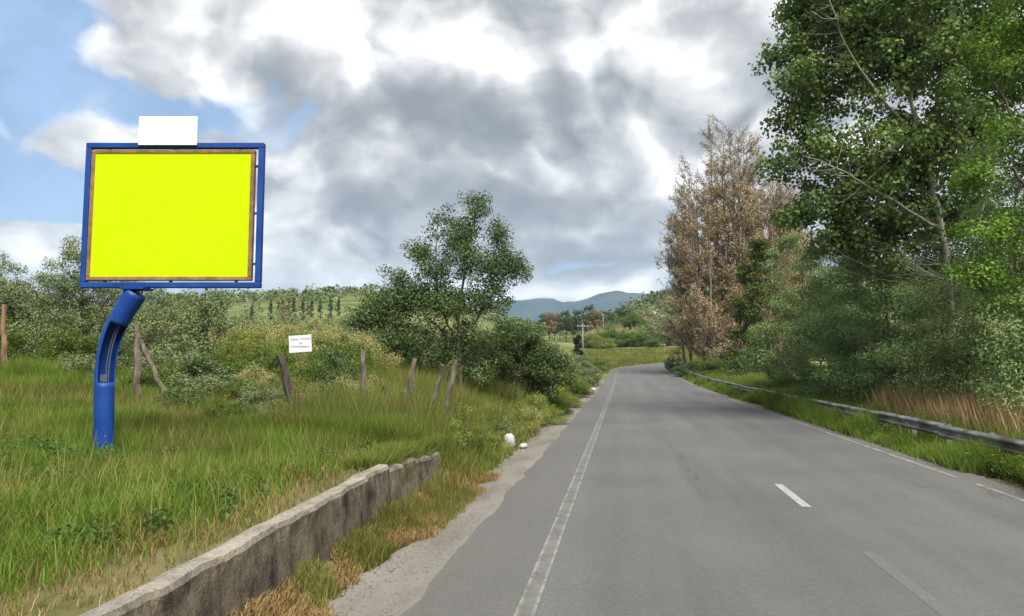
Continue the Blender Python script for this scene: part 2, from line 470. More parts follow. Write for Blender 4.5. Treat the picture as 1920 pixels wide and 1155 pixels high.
M = dict(
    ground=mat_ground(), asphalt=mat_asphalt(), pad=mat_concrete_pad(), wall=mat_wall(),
    line_left=mat_paint_line('worn_edge_paint', (0.082, 0.082, 0.077), (0.204, 0.204, 0.192), 4.0, 0.46, True),
    line_white=mat_paint_line('white_dash_paint', (0.122, 0.122, 0.116), (0.269, 0.269, 0.257), 9.0, 0.40),
    line_faint=mat_paint_line('ghost_paint', (0.096, 0.096, 0.093), (0.120, 0.118, 0.112), 7.0, 0.58),
    line_right=mat_paint_line('right_edge_paint', (0.086, 0.083, 0.077), (0.204, 0.200, 0.184), 3.0, 0.47),
    galv=mat_galv(), blue=mat_blue(),
    yellow=mat_plain('yellow_poster', (0.43, 0.54, 0.0025), 0.9, 0.03, 0.01, 2.0, bstr=0.02),
    white=mat_plain('white_plate', (0.86, 0.86, 0.86), 0.5, 0.3, 0.02, 3.0, bstr=0.02),
    rust=mat_plain('ochre_weathered_frame', (0.20, 0.125, 0.062), 0.8, 0.2, 0.35, 7.0, bstr=0.3),
    steel=mat_plain('dark_steel', (0.06, 0.06, 0.065), 0.5, 0.4, 0.3, 20.0, 0.5),
    cable=mat_plain('grey_cable', (0.07, 0.085, 0.11), 0.5, 0.4, 0.1),
    wood=mat_bark('weathered_wood', (0.05, 0.042, 0.033), (0.19, 0.155, 0.12), 9.0),
    wood_dark=mat_bark('charred_wood', (0.018, 0.016, 0.014), (0.10, 0.085, 0.07), 9.0),
    wood_red=mat_bark('reddish_wood', (0.11, 0.065, 0.04), (0.30, 0.19, 0.12), 9.0),
    notice=mat_plain('weathered_notice', (0.56, 0.57, 0.59), 0.6, 0.2, 0.10, 9.0),
    litter=mat_plain('dirty_white_plastic', (0.36, 0.35, 0.32), 0.55, 0.35, 0.25, 14.0),
    litter_y=mat_plain('yellowed_paper', (0.62, 0.53, 0.30), 0.85, 0.15, 0.2, 20.0),
    concrete=mat_plain('pole_concrete', (0.20, 0.20, 0.195), 0.85, 0.2, 0.15, 4.0),
    clay=mat_plain('pale_clay', (0.50, 0.42, 0.29), 0.95, 0.1, 0.25, 0.6),
    sign_ink=mat_plain('faded_ink', (0.24, 0.26, 0.29), 0.8, 0.2, 0.1),
    post_paint=mat_plain('yellowed_marker_paint', (0.62, 0.58, 0.36), 0.7, 0.2, 0.1),
    mountain=None,
    bark=mat_bark('brown_bark', (0.045, 0.034, 0.025), (0.15, 0.12, 0.09), 7.0),
    bark_pale=mat_bark('pale_grey_bark', (0.13, 0.12, 0.10), (0.36, 0.33, 0.27), 5.0),
    bark_dead=mat_bark('dead_twig_bark', (0.14, 0.11, 0.08), (0.31, 0.26, 0.20), 6.0),
)
L = dict(
    poplar=mat_leaf('poplar_leaf', (0.061, 0.102, 0.032), (0.124, 0.192, 0.053), (0.263, 0.338, 0.108), 0.28, 0.42),
    robinia=mat_leaf('robinia_leaf', (0.053, 0.113, 0.015), (0.113, 0.219, 0.030), (0.227, 0.363, 0.060), 0.40, 0.55),
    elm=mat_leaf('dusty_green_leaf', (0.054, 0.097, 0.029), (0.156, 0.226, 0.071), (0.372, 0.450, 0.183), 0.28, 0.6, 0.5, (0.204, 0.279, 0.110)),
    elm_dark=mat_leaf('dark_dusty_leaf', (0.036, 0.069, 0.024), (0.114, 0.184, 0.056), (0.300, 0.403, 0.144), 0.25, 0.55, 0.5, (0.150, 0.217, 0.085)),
    ivy=mat_leaf('ivy_leaf', (0.028, 0.052, 0.009), (0.071, 0.097, 0.017), (0.162, 0.178, 0.038), 0.25, 0.45),
    dead=mat_leaf('dead_leaf', (0.19, 0.138, 0.075), (0.36, 0.275, 0.158), (0.50, 0.415, 0.270), 0.25, 0.8, 0.35),
    oak=mat_leaf('dark_oak_leaf', (0.035, 0.061, 0.019), (0.081, 0.123, 0.041), (0.183, 0.238, 0.100), 0.26, 0.5),
    olive=mat_leaf('grey_olive_leaf', (0.047, 0.067, 0.022), (0.110, 0.142, 0.047), (0.213, 0.260, 0.103), 0.26, 0.55, 0.6, (0.198, 0.248, 0.116)),
    broom=mat_leaf('yellow_green_leaf', (0.099, 0.127, 0.024), (0.221, 0.258, 0.055), (0.391, 0.420, 0.135), 0.36, 0.6),
    straw=mat_leaf('straw_shrub_leaf', (0.182, 0.170, 0.064), (0.336, 0.318, 0.127), (0.420, 0.407, 0.201), 0.30, 0.7),
    green=mat_leaf('fresh_green_leaf', (0.043, 0.078, 0.013), (0.092, 0.146, 0.028), (0.178, 0.243, 0.060), 0.36, 0.55),
    pine=mat_leaf('pine_needle', (0.030, 0.059, 0.026), (0.068, 0.106, 0.042), (0.135, 0.181, 0.074), 0.15, 0.6),
    pine_brown=mat_leaf('browning_pine_needle', (0.101, 0.078, 0.039), (0.203, 0.149, 0.074), (0.324, 0.251, 0.121), 0.15, 0.7),
    dark=mat_leaf('blackish_green_leaf', (0.008, 0.014, 0.008), (0.016, 0.026, 0.013), (0.032, 0.048, 0.024), 0.12, 0.5),
    wood_far=mat_leaf('hill_wood_leaf', (0.066, 0.094, 0.034), (0.134, 0.173, 0.062), (0.273, 0.297, 0.134), 0.15, 0.7, 0.03),
    grass=mat_leaf('meadow_grass', (0.071, 0.112, 0.017), (0.139, 0.226, 0.031), (0.290, 0.360, 0.084), 0.42, 0.5, 0.6),
    verge=mat_leaf('verge_grass', (0.095, 0.101, 0.023), (0.189, 0.189, 0.050), (0.329, 0.297, 0.107), 0.36, 0.6, 0.6),
    dry=mat_leaf('dry_grass', (0.178, 0.115, 0.044), (0.329, 0.228, 0.101), (0.450, 0.349, 0.180), 0.30, 0.7, 1.0),
    red=mat_leaf('reddish_seed_grass', (0.323, 0.204, 0.104), (0.450, 0.301, 0.163), (0.500, 0.379, 0.230), 0.32, 0.7, 0.8),
    brush=mat_leaf('grey_brown_brush', (0.074, 0.058, 0.044), (0.141, 0.115, 0.087), (0.229, 0.196, 0.148), 0.25, 0.8, 0.8),
    weed=mat_leaf('broad_weed_leaf', (0.033, 0.065, 0.018), (0.063, 0.121, 0.030), (0.127, 0.203, 0.063), 0.28, 0.5),
)
def mat_mountain():
    m, b, out = material('forested_mountain')
    co = geopos(b)
    n = b.noise(co, 0.006, 5, 0.6).outputs['Fac']
    c = b.ramp(n, [(0.35, (0.018, 0.030, 0.030)), (0.6, (0.035, 0.050, 0.042)), (0.75, (0.06, 0.070, 0.055))])
    principled(b, out, c, 0.95, 0.05)
    return m
M['mountain'] = mat_mountain()

# ------------------------------------------------------------------ setting: ground, mountains, road
def grid_mesh(name, xs, ys, zf, mat):
    X, Y = np.meshgrid(xs, ys)
    Z = zf(X, Y)
    V = np.stack([X, Y, Z], -1).reshape(-1, 3)
    nx, ny = len(xs), len(ys)
    i = np.arange(nx * ny).reshape(ny, nx)
    Q = np.stack([i[:-1, :-1], i[:-1, 1:], i[1:, 1:], i[1:, :-1]], -1).reshape(-1, 4)
    return raw_mesh(name, V, [Q], mat, smooth=True)
gx = np.unique(np.concatenate([-np.geomspace(30, 5200, 46), np.arange(-30, -4, 0.6), np.arange(-4, -3.3, 0.2), [-3.26, -3.20, -3.14, -3.11, -3.05, -2.98, -2.92, -2.86, -2.80, -2.74, -2.68],
                               np.arange(-2.6, 12, 0.6), np.arange(12, 70, 1.4), np.geomspace(70, 5200, 40)]))
gy = np.unique(np.concatenate([-np.geomspace(12, 4500, 20), np.arange(-12, 30, 0.6), np.arange(30, 165, 1.5), np.geomspace(165, 5600, 70)]))
def gzf(X, Y):
    z = ground_z(X, Y)
    o = road_off(X, Y)
    return z - 0.03 * ((o > -3.1) & (o < 7.2)) - 0.004
link('ground', grid_mesh('ground', gx, gy, gzf, M['ground']), kind='structure')

def mountain(name, pts, dist, depth):
    """a ridge with real slopes: pts are (px, py) of the skyline at the given distance"""
    n = 240
    ax = np.linspace(pts[0][0], pts[-1][0], n)
    ay = np.interp(ax, [p[0] for p in pts], [p[1] for p in pts])
    V = []; rows = 16
    for j in range(rows):
        u = j / (rows - 1) * 2 - 1                   # -1 near foot ... 0 ridge ... 1 far foot
        for k in range(n):
            p = at_y(ax[k], ay[k], dist)
            prof = (1 - abs(u)) ** 0.9
            nn = fbm(ax[k] * 0.02, j * 1.7, 1.0, 21, 4) - 0.5
            zz = p[2] * prof * (1 + 0.25 * nn * (abs(u) > 0.05)) + (2 + 6 * (fbm(ax[k], j * 3.1, 0.25, 22, 3) - 0.5)) * prof
            V.append((p[0] * (1 + u * depth / dist), dist + u * depth + 300 * nn * (abs(u) > 0.05), zz - 6))
    i = np.arange(rows * n).reshape(rows, n)
    Q = np.stack([i[:-1, :-1], i[:-1, 1:], i[1:, 1:], i[1:, :-1]], -1).reshape(-1, 4)
    link(name, raw_mesh(name, V, [Q], M['mountain'], smooth=True), kind='structure')
mountain('mountain', [(-400, 640), (200, 610), (500, 590), (700, 575), (900, 561), (960, 558), (1040, 556), (1090, 553), (1120, 549), (1145, 543), (1160, 541), (1178, 546), (1200, 541), (1230, 537),
                      (1262, 533), (1330, 528), (1420, 540), (1560, 530), (1800, 560), (2200, 620)], 3300, 900)

def strip(name, o0, o1, s0, s1, dz, mat, step=1.0, cols=1, jag0=0.0, jag1=0.0, kind='structure', parent=None):
    ss = np.arange(s0, s1 + 1e-6, step); V = []
    for s in ss:
        a = o0 + (jag0 * (fbm(s, 1.0, 1.3, 31, 6) - 0.5) * 2.4 if jag0 else 0)
        c = o1 + (jag1 * (fbm(s, 5.0, 1.3, 37, 4) - 0.5) * 2 if jag1 else 0)
        for k in range(cols + 1):
            p, th = road_pt(s, a + (c - a) * k / cols)
            V.append((p[0], p[1], p[2] + dz))
    n = cols + 1
    i = np.arange(len(ss) * n).reshape(len(ss), n)
    Q = np.stack([i[:-1, :-1], i[:-1, 1:], i[1:, 1:], i[1:, :-1]], -1).reshape(-1, 4)
    return link(name, raw_mesh(name, V, [Q], mat, smooth=True), parent, kind=kind)
strip('road', -1.93, 6.75, -14, 240, 0.004, M['asphalt'], 0.08, 3, 0.075, 0.12)
strip('shoulder', -2.80, -1.80, -14, 74, -0.008, M['pad'], 0.08, 3, 0.26, 0.0)
strip('edge_line', -0.965, -0.785, -14, 200, 0.009, M['line_left'], 0.5)
for a, c in ((14.6, 60), (11.9, 14.15), (9.6, 11.0), (-5, 8.3)):
    strip('edge_line', 6.20, 6.32, a, c, 0.009, M['line_right'], 0.4, 1, 0.01, 0.01)
strip('edge_line', 6.20, 6.32, 64, 200, 0.009, M['line_right'], 0.5)
strip('centre_dash', 2.66, 2.80, 11.3, 13.45, 0.009, M['line_white'], 0.2, 1, 0.006, 0.006)
strip('worn_centre_dash', 2.70, 2.85, 5.2, 8.8, 0.0065, M['line_faint'], 0.2, 1, 0.01, 0.01)

# ------------------------------------------------------------------ retaining wall
def wall_piece(parent, name, y0, y1, x0, x1, h0, h1, thick, seed, lean=0.05, n=None):
    """a cast stretch of wall: battered face, rough broken top edge"""
    n = n or max(3, int((y1 - y0) / 0.06))
    prof = 7; V = []; Fs = []
    for i in range(n + 1):
        u = i / n; y = y0 + (y1 - y0) * u; x = x0 + (x1 - x0) * u
        h = h0 + (h1 - h0) * u + 0.075 * (fbm(y, seed, 1.8, seed, 6) - 0.5)
        e = 0.07 * (fbm(y, seed + 5, 5.0, seed + 2, 5) - 0.5) + 0.022 * (random.random() - 0.5)
        bulge = 0.03 * (fbm(y, seed + 9, 1.1, seed + 4, 3) - 0.5)
        pts = [(x + lean, -0.15), (x + lean * 0.6 + bulge, h * 0.4), (x + lean * 0.15 + bulge, h * 0.8), (x - 0.005 + e, h - 0.035),
               (x - 0.035 + e, h + 0.004), (x - thick * 0.6, h + 0.012 + e * 0.5), (x - thick, h - 0.02), (x - thick, -0.15)]
        for (a, c) in pts: V.append((a, y, c))
    m = 8
    for i in range(n):
        for k in range(m - 1):
            Fs.append((i * m + k, i * m + k + 1, (i + 1) * m + k + 1, (i + 1) * m + k))
    Fs.append(tuple(range(m))[::-1]); Fs.append(tuple(n * m + k for k in range(m)))
    mb = MB(); mb.add(V, Fs, False)
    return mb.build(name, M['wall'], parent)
wl = empty('retaining_wall', (0, 0, 0), label='low stained concrete retaining wall holding the grassy bank beside the road', cat='wall')
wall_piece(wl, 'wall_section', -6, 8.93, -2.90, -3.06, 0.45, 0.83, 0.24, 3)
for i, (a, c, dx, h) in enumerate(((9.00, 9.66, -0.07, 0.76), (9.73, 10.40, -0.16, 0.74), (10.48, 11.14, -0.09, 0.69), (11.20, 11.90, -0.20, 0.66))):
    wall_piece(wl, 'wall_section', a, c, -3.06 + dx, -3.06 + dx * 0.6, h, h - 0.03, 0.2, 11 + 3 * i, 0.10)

# ------------------------------------------------------------------ billboard
BD = 10.0                                  # metres ahead of the camera; its base stands on the bank
def board_uv(px, py):
    d = ray(px, py); t = BD / float(d @ FWD)
    return float(d @ RGT) * t, CAMH + d[2] * t
def build_billboard():
    u0, _ = board_uv(195, 835)
    p = FWD * BD + RGT * u0
    zb = gz(p[0], p[1])
    root = empty('billboard', (p[0], p[1], zb - 0.02), YAW, label='blue billboard with blank yellow panel on a bent pole in the grass', cat='billboard')
    def uv(px, py):
        u, v = board_uv(px, py); return u - u0, v - zb + 0.02
    # local frame: x right, y away from the camera, z up
    pth = [uv(*q) for q in ((195, 850), (195, 800), (195, 760), (195.5, 715), (197, 690), (200, 665), (206, 640), (214.5, 616), (226, 595), (240, 572), (255, 549))]
    pth = [(pth[0][0], -0.15)] + pth[1:]
    rad = [0.118] * 5 + [0.120, 0.122, 0.125, 0.130, 0.136, 0.140]
    # fine resample
    P = []; Rr = []
    for i in range(len(pth) - 1):
        for k in range(4):
            t = k / 4; P.append((pth[i][0] + (pth[i + 1][0] - pth[i][0]) * t, pth[i][1] + (pth[i + 1][1] - pth[i][1]) * t)); Rr.append(rad[i] + (rad[i + 1] - rad[i]) * t)
    P.append(pth[-1]); Rr.append(rad[-1])
    P = np.array(P)
    for _ in range(3): P[1:-1] = (P[:-2] + 2 * P[1:-1] + P[2:]) / 4
    n = 28; V = []; Fs = []
    zlo, zhi = uv(195, 716)[1], uv(226, 603)[1]
    for i, (x, z) in enumerate(P):
        t = P[min(i + 1, len(P) - 1)] - P[max(i - 1, 0)]; t = t / np.linalg.norm(t)
        nx, nz = t[1], -t[0]                 # in-plane normal, to the right
        for k in range(n):
            a = 2 * math.pi * k / n
            V.append((x + nx * math.cos(a) * Rr[i], -math.sin(a) * Rr[i], z + nz * math.cos(a) * Rr[i]))
    def open_(i, k):                        # hand-hole cut out of the right front of the tube
        a = 360 * (k + 0.5) / n
        zc = (P[i][1] + P[i + 1][1]) / 2
        return zlo < zc < zhi and (a < 105 or a > 330)
    for i in range(len(P) - 1):
        for k in range(n):
            if not open_(i, k):
                k2 = (k + 1) % n
                Fs.append((i * n + k, i * n + k2, (i + 1) * n + k2, (i + 1) * n + k))
    Fs.append(tuple((len(P) - 1) * n + k for k in range(n)))
    mb = MB(); mb.add(V, Fs, True)
    pole = mb.build('pole', M['blue'], root)
    so = pole.modifiers.new('wall', 'SOLIDIFY'); so.thickness = 0.012; so.offset = -1
    for dx in (0.02, 0.055):
        c = MB()
        idx = [i for i in range(len(P)) if zlo - 0.1 < P[i][1] < zhi + 0.12]
        c.tube([(P[i][0] + dx, 0.0, P[i][1]) for i in idx], 0.009, 6); c.build('cable', M['cable'], pole)
    ptag = MB(); q = uv(196, 709); ptag.box((q[0] + 0.015, -0.05, q[1]), (0.10, 0.015, 0.10)); ptag.build('junction_plate', M['cable'], pole, bevel=0.004)
    # outer blue frame
    x0, z1 = uv(163, 269); x0b, z0 = uv(154, 540); x1, _ = uv(497, 269); x1b, _ = uv(489, 541)
    xa, xb = (x0 + x0b) / 2, (x1 + x1b) / 2
    W = 0.080
    fr = MB()
    fr.box(((xa + xb) / 2, 0, z1 - W / 2), (xb - xa, 0.10, W)); fr.box(((xa + xb) / 2, 0, z0 + W / 2), (xb - xa, 0.10, W))
    fr.box((xa + W / 2, 0, (z0 + z1) / 2), (W, 0.10, z1 - z0 - 2 * W)); fr.box((xb - W / 2, 0, (z0 + z1) / 2), (W, 0.10, z1 - z0 - 2 * W))
    fr.build('frame', M['blue'], root, bevel=0.012)
    # panel box in front of it, its ochre rim and the yellow sheet
    px0, pz1 = uv(175, 282.5); px1, _ = uv(483, 280); _, pz0 = uv(166, 526.5)
    px0 = (px0 + uv(165, 528)[0]) / 2; px1 = (px1 + uv(476, 528)[0]) / 2 - 0.022
    yF = -0.012; rim = 0.056; dep = 0.086
    rb = MB()
    rb.box(((px0 + px1) / 2, yF, pz1 - rim / 2), (px1 - px0, dep, rim)); rb.box(((px0 + px1) / 2, yF, pz0 + rim / 2), (px1 - px0, dep, rim))
    rb.box((px0 + rim / 2, yF, (pz0 + pz1) / 2), (rim, dep, pz1 - pz0 - 2 * rim)); rb.box((px1 - rim / 2, yF, (pz0 + pz1) / 2), (rim, dep, pz1 - pz0 - 2 * rim))
    case = rb.build('panel_case', M['rust'], root, bevel=0.010)
    ys = MB(); ys.box(((px0 + px1) / 2, yF - 0.006, (pz0 + pz1) / 2), (px1 - px0 - 2 * rim + 0.012, 0.05, pz1 - pz0 - 2 * rim + 0.012))
    ys.build('poster', M['yellow'], root)
    # brackets across the gap
    for px in (206, 329, 452):
        q = uv(px, 278)[0]
        bk = MB(); bk.box((q, 0.0, (z1 - W + pz1) / 2), (0.030, 0.05, z1 - W - pz1 + 0.03)); bk.build('bracket', M['steel'], root)
        q = uv(px - 9, 531)[0]
        bk = MB(); bk.box((q, 0.0, (z0 + W + pz0) / 2), (0.030, 0.05, pz0 - z0 - W + 0.03)); bk.build('bracket', M['steel'], root)
    for pyv in (312, 400, 495):
        z = uv(487, pyv)[1]
        bk = MB(); bk.box(((px1 + xb - W) / 2, 0.0, z), (abs(xb - W - px1) + 0.03, 0.05, 0.03)); bk.build('bracket', M['steel'], root)
    # white header plate
    a, t = uv(267, 222); c, bt = uv(373, 275)
    hp = MB(); hp.box(((a + c) / 2, -0.075, (t + bt) / 2), (c - a, 0.03, t - bt)); hp.build('header_plate', M['white'], root, bevel=0.004)
    for f in (0.2, 0.8):
        hk = MB(); hk.box((a + (c - a) * f, 0.0, (t + z1) / 2 - 0.05), (0.04, 0.10, t - z1 - 0.08)); hk.build('header_bracket', M['steel'], root)
    # flange and bolts between pole and frame
    tx, tz = P[-1]
    fl = MB(); fl.box((tx + 0.01, 0, z0 - 0.016), (0.34, 0.30, 0.032)); fl.build('flange', M['blue'], root, bevel=0.004)
    for dx in (-0.11, -0.02, 0.07, 0.14):
        bo = MB(); bo.tube([(tx + dx, -0.10, z0 - 0.09), (tx + dx, -0.10, z0 - 0.03)], 0.014, 6); bo.build('bolt', M['steel'], root)
build_billboard()

# ------------------------------------------------------------------ guardrail
gr = empty('guardrail', (7.5, 8, 0), label='grey galvanised steel guardrail running beside the tall grass', cat='guardrail')
def rail_mesh(Lg):
    prof = [(0.000, 0.745), (-0.012, 0.742), (-0.075, 0.705), (-0.083, 0.690), (-0.083, 0.668), (-0.075, 0.653), (-0.008, 0.610), (-0.008, 0.572), (-0.075, 0.528),
            (-0.083, 0.513), (-0.083, 0.490), (-0.075, 0.475), (-0.012, 0.438), (0.000, 0.435)]
    n = len(prof); V = []; Fs = []
    k = 5
    for i in range(k):
        y = Lg * i / (k - 1)
        for (a, z) in prof: V.append((a, y, z))
    for i in range(k - 1):
        for j in range(n - 1): Fs.append((i * n + j, i * n + j + 1, (i + 1) * n + j + 1, (i + 1) * n + j))
    mb = MB(); mb.add(V, Fs, False)
    return mb.mesh('rail', M['galv'])
def gpost_mesh():
    mb = MB(); mb.box((0.085, 0, 0.32), (0.12, 0.055, 0.85)); mb.box((0.025, 0, 0.59), (0.05, 0.10, 0.22))
    return mb.mesh('post', M['galv'])
RM, PM = rail_mesh(4.14), gpost_mesh()
s = 6.0; i = 0
while s < 118:
    p, th = road_pt(s, 7.5); p2, th2 = road_pt(s + 4.0, 7.5)
    dv = p2 - p; yaw = -math.atan2(dv[0], dv[1]); pit = math.atan2(dv[2], math.hypot(dv[0], dv[1]))
    j = (vnoise(i, 2.0, 1.7, 3) - 0.5)
    o = link('rail', RM, gr, loc=(p[0] - 7.5 + (i % 2) * 0.008 + 0.03 * j, p[1] - 8, p[2] - 0.02 + 0.05 * j), rot=(pit + 0.006 * j, 0.10 * j, yaw + 0.008 * j))
    o.modifiers.new('sheet', 'SOLIDIFY').thickness = 0.005
    link('post', PM, gr, loc=(p[0] - 7.5 + 0.02, p[1] + 0.07 - 8, p[2] - 0.02), rot=(0.05 * j, 0.06 * j, yaw))
    q, tq = road_pt(s + 2.0, 7.5)
    link('post', PM, gr, loc=(q[0] - 7.5 + 0.02, q[1] + 0.07 - 8, q[2] - 0.02), rot=(0, 0.05 * j, yaw))
    s += 4.0; i += 1

# ------------------------------------------------------------------ foliage generators
def unit(n):
    v = rng.normal(size=(n, 3)); return v / np.linalg.norm(v, axis=1, keepdims=True)
def leaf_arrays(C, N, size, aspect=0.6, rnd=None, droop=0.0):
    """kite-shaped leaves at C with normals N"""
    n = len(C)
    T = np.cross(N, unit(n)); T /= np.linalg.norm(T, axis=1, keepdims=True) + 1e-9
    if droop:
        T[:, 2] -= droop; T /= np.linalg.norm(T, axis=1, keepdims=True)
    B = np.cross(N, T); B /= np.linalg.norm(B, axis=1, keepdims=True) + 1e-9
    s = (size * (0.65 + 0.7 * rng.random(n)))[:, None]
    fold = N * s * 0.12
    V = np.stack([C - T * s * 0.5, C + B * s * aspect * 0.5 - T * s * 0.05 + fold, C + T * s * 0.5, C - B * s * aspect * 0.5 - T * s * 0.05 + fold], 1).reshape(-1, 3)
    Q = np.arange(4 * n).reshape(n, 4)
    return V, Q, (rng.random(n) if rnd is None else rnd)
def crown_mesh(name, clumps, mat, size, per, aspect=0.6, up=0.5, out=0.5, flat=0.75, droop=0.0, tw=0.38):
    """clumps: (x,y,z,r) arrays; leaves are scattered through each clump, thicker at its rim"""
    clumps = np.asarray(clumps, float)
    cnt = np.maximum(3, (per * (clumps[:, 3] / clumps[:, 3].mean()) ** 2 * (0.6 + 0.8 * rng.random(len(clumps)))).astype(int))
    idx = np.repeat(np.arange(len(clumps)), cnt)
    d = unit(len(idx)) * (rng.random(len(idx)) ** 0.45)[:, None] * np.array([1, 1, flat])
    C = clumps[idx, :3] + d * clumps[idx, 3:4]
    N = rng.normal(size=(len(idx), 3)) * 0.55 + d * out * 2.2 + np.array([0, 0, up])
    N /= np.linalg.norm(N, axis=1, keepdims=True)
    tone = rng.random(len(clumps))
    rnd = np.clip((1 - tw) * rng.random(len(idx)) + tw * tone[idx], 0, 1)
    V, Q, r = leaf_arrays(C, N, size, aspect, rnd, droop)
    return raw_mesh(name, V, [Q], mat, r)
def sample_lobes(lobes, n, rmin, rmax, shell=0.6, seed=None):
    """clump centres through ellipsoid lobes (cx,cy,cz,rx,ry,rz)"""
    lobes = np.asarray(lobes, float)
    vol = (lobes[:, 3] * lobes[:, 4] * lobes[:, 5]) ** 0.7
    pick = rng.choice(len(lobes), n, p=vol / vol.sum())
    d = unit(n) * (rng.random(n) ** (1 - shell) )[:, None]
    P = lobes[pick, :3] + d * lobes[pick, 3:6]
    r = rmin + (rmax - rmin) * rng.random(n)
    return np.column_stack([P, r])
def limb_paths(mb, trunks, clumps, frac, rad, sides=4):
    """limbs from the nearest fitting point of the trunk lines to the clumps"""
    A = []
    for tr in trunks:
        T = np.asarray(tr, float)
        for i in range(len(T) - 1):
            for f in (0, 0.25, 0.5, 0.75): A.append(T[i] * (1 - f) + T[i + 1] * f)
        A.append(T[-1])
    A = np.array(A); zmin = 0.18 * A[:, 2].max()
    A = A[A[:, 2] > zmin]
    for c in clumps:
        if random.random() > frac: continue
        p = np.array(c[:3])
        hd = np.linalg.norm(A[:, :2] - p[:2], axis=1)
        cost = np.linalg.norm(A - p, axis=1) + 2.0 * np.clip(A[:, 2] - p[2] + 0.45 * hd, 0, None)
        a = A[np.argmin(cost)]
        ln = np.linalg.norm(p - a); r = rad * (0.4 + 0.6 * min(1, ln / 2.5)) * random.uniform(0.6, 1.1)
        mid = (a + p) / 2 + np.array([0, 0, -0.06 * ln]) + rng.normal(size=3) * 0.07 * ln
        mb.tube([a, a * 0.5 + mid * 0.5 + rng.normal(size=3) * 0.04 * ln, mid, mid * 0.4 + p * 0.6 + rng.normal(size=3) * 0.04 * ln, p], [r, r * 0.8, r * 0.6, r * 0.4, r * 0.15], sides, cap=False)
def place(name, x, y, rot=0.0, dz=0.0, **kw):
    return empty(name, (x, y, gz(x, y) + dz), rot, **kw)
def tree(name, x, y, lobes, leaf, n, rc, size, per, trunk, trad, bark='bark', aspect=0.6, limbs=0.8, lrad=0.06, shell=0.6, flat=0.75, up=0.5, droop=0.0, tw=0.38, **kw):
    root = place(name, x, y, 0.0, -0.02, **kw)
    cl = sample_lobes(lobes, n, rc[0], rc[1], shell)
    cl = cl[cl[:, 2] > 0.15]
    mb = MB()
    for j, tr in enumerate(trunk):
        T = np.asarray(tr, float); tt = np.linspace(0, len(T) - 1, (len(T) - 1) * 4 + 1)
        S = np.stack([np.interp(tt, np.arange(len(T)), T[:, q]) for q in range(3)], 1)
        for _ in range(4): S[1:-1] = (S[:-2] + 2 * S[1:-1] + S[2:]) / 4
        S[1:-1] += rng.normal(size=S[1:-1].shape) * trad * 0.22
        k = len(S); r0 = trad if j == 0 else trad * 0.5
        mb.tube(S, [r0 * (1.3 if i == 0 and j == 0 else 1.0) * (1 - 0.8 * i / (k - 1)) for i in range(k)], 8, cap=True, jit=0.12)
    limb_paths(mb, trunk, cl, limbs, lrad)
    mb.build('trunk', M[bark], root)
    link('crown', crown_mesh('crown', cl, L[leaf], size, per, aspect, up, 0.5, flat, droop, tw), root)
    return root
def copy_tree(src, x, y, rot, sc, dz=-0.02, **kw):
    o = src.copy(); COL.objects.link(o)
    o.location = (x, y, gz(x, y) + dz); o.rotation_euler = (0, 0, rot); o.scale = sc if hasattr(sc, '__len__') else (sc,) * 3
    props(o, **kw)
    for ch in src.children:
        c = ch.copy(); COL.objects.link(c); c.parent = o
    return o

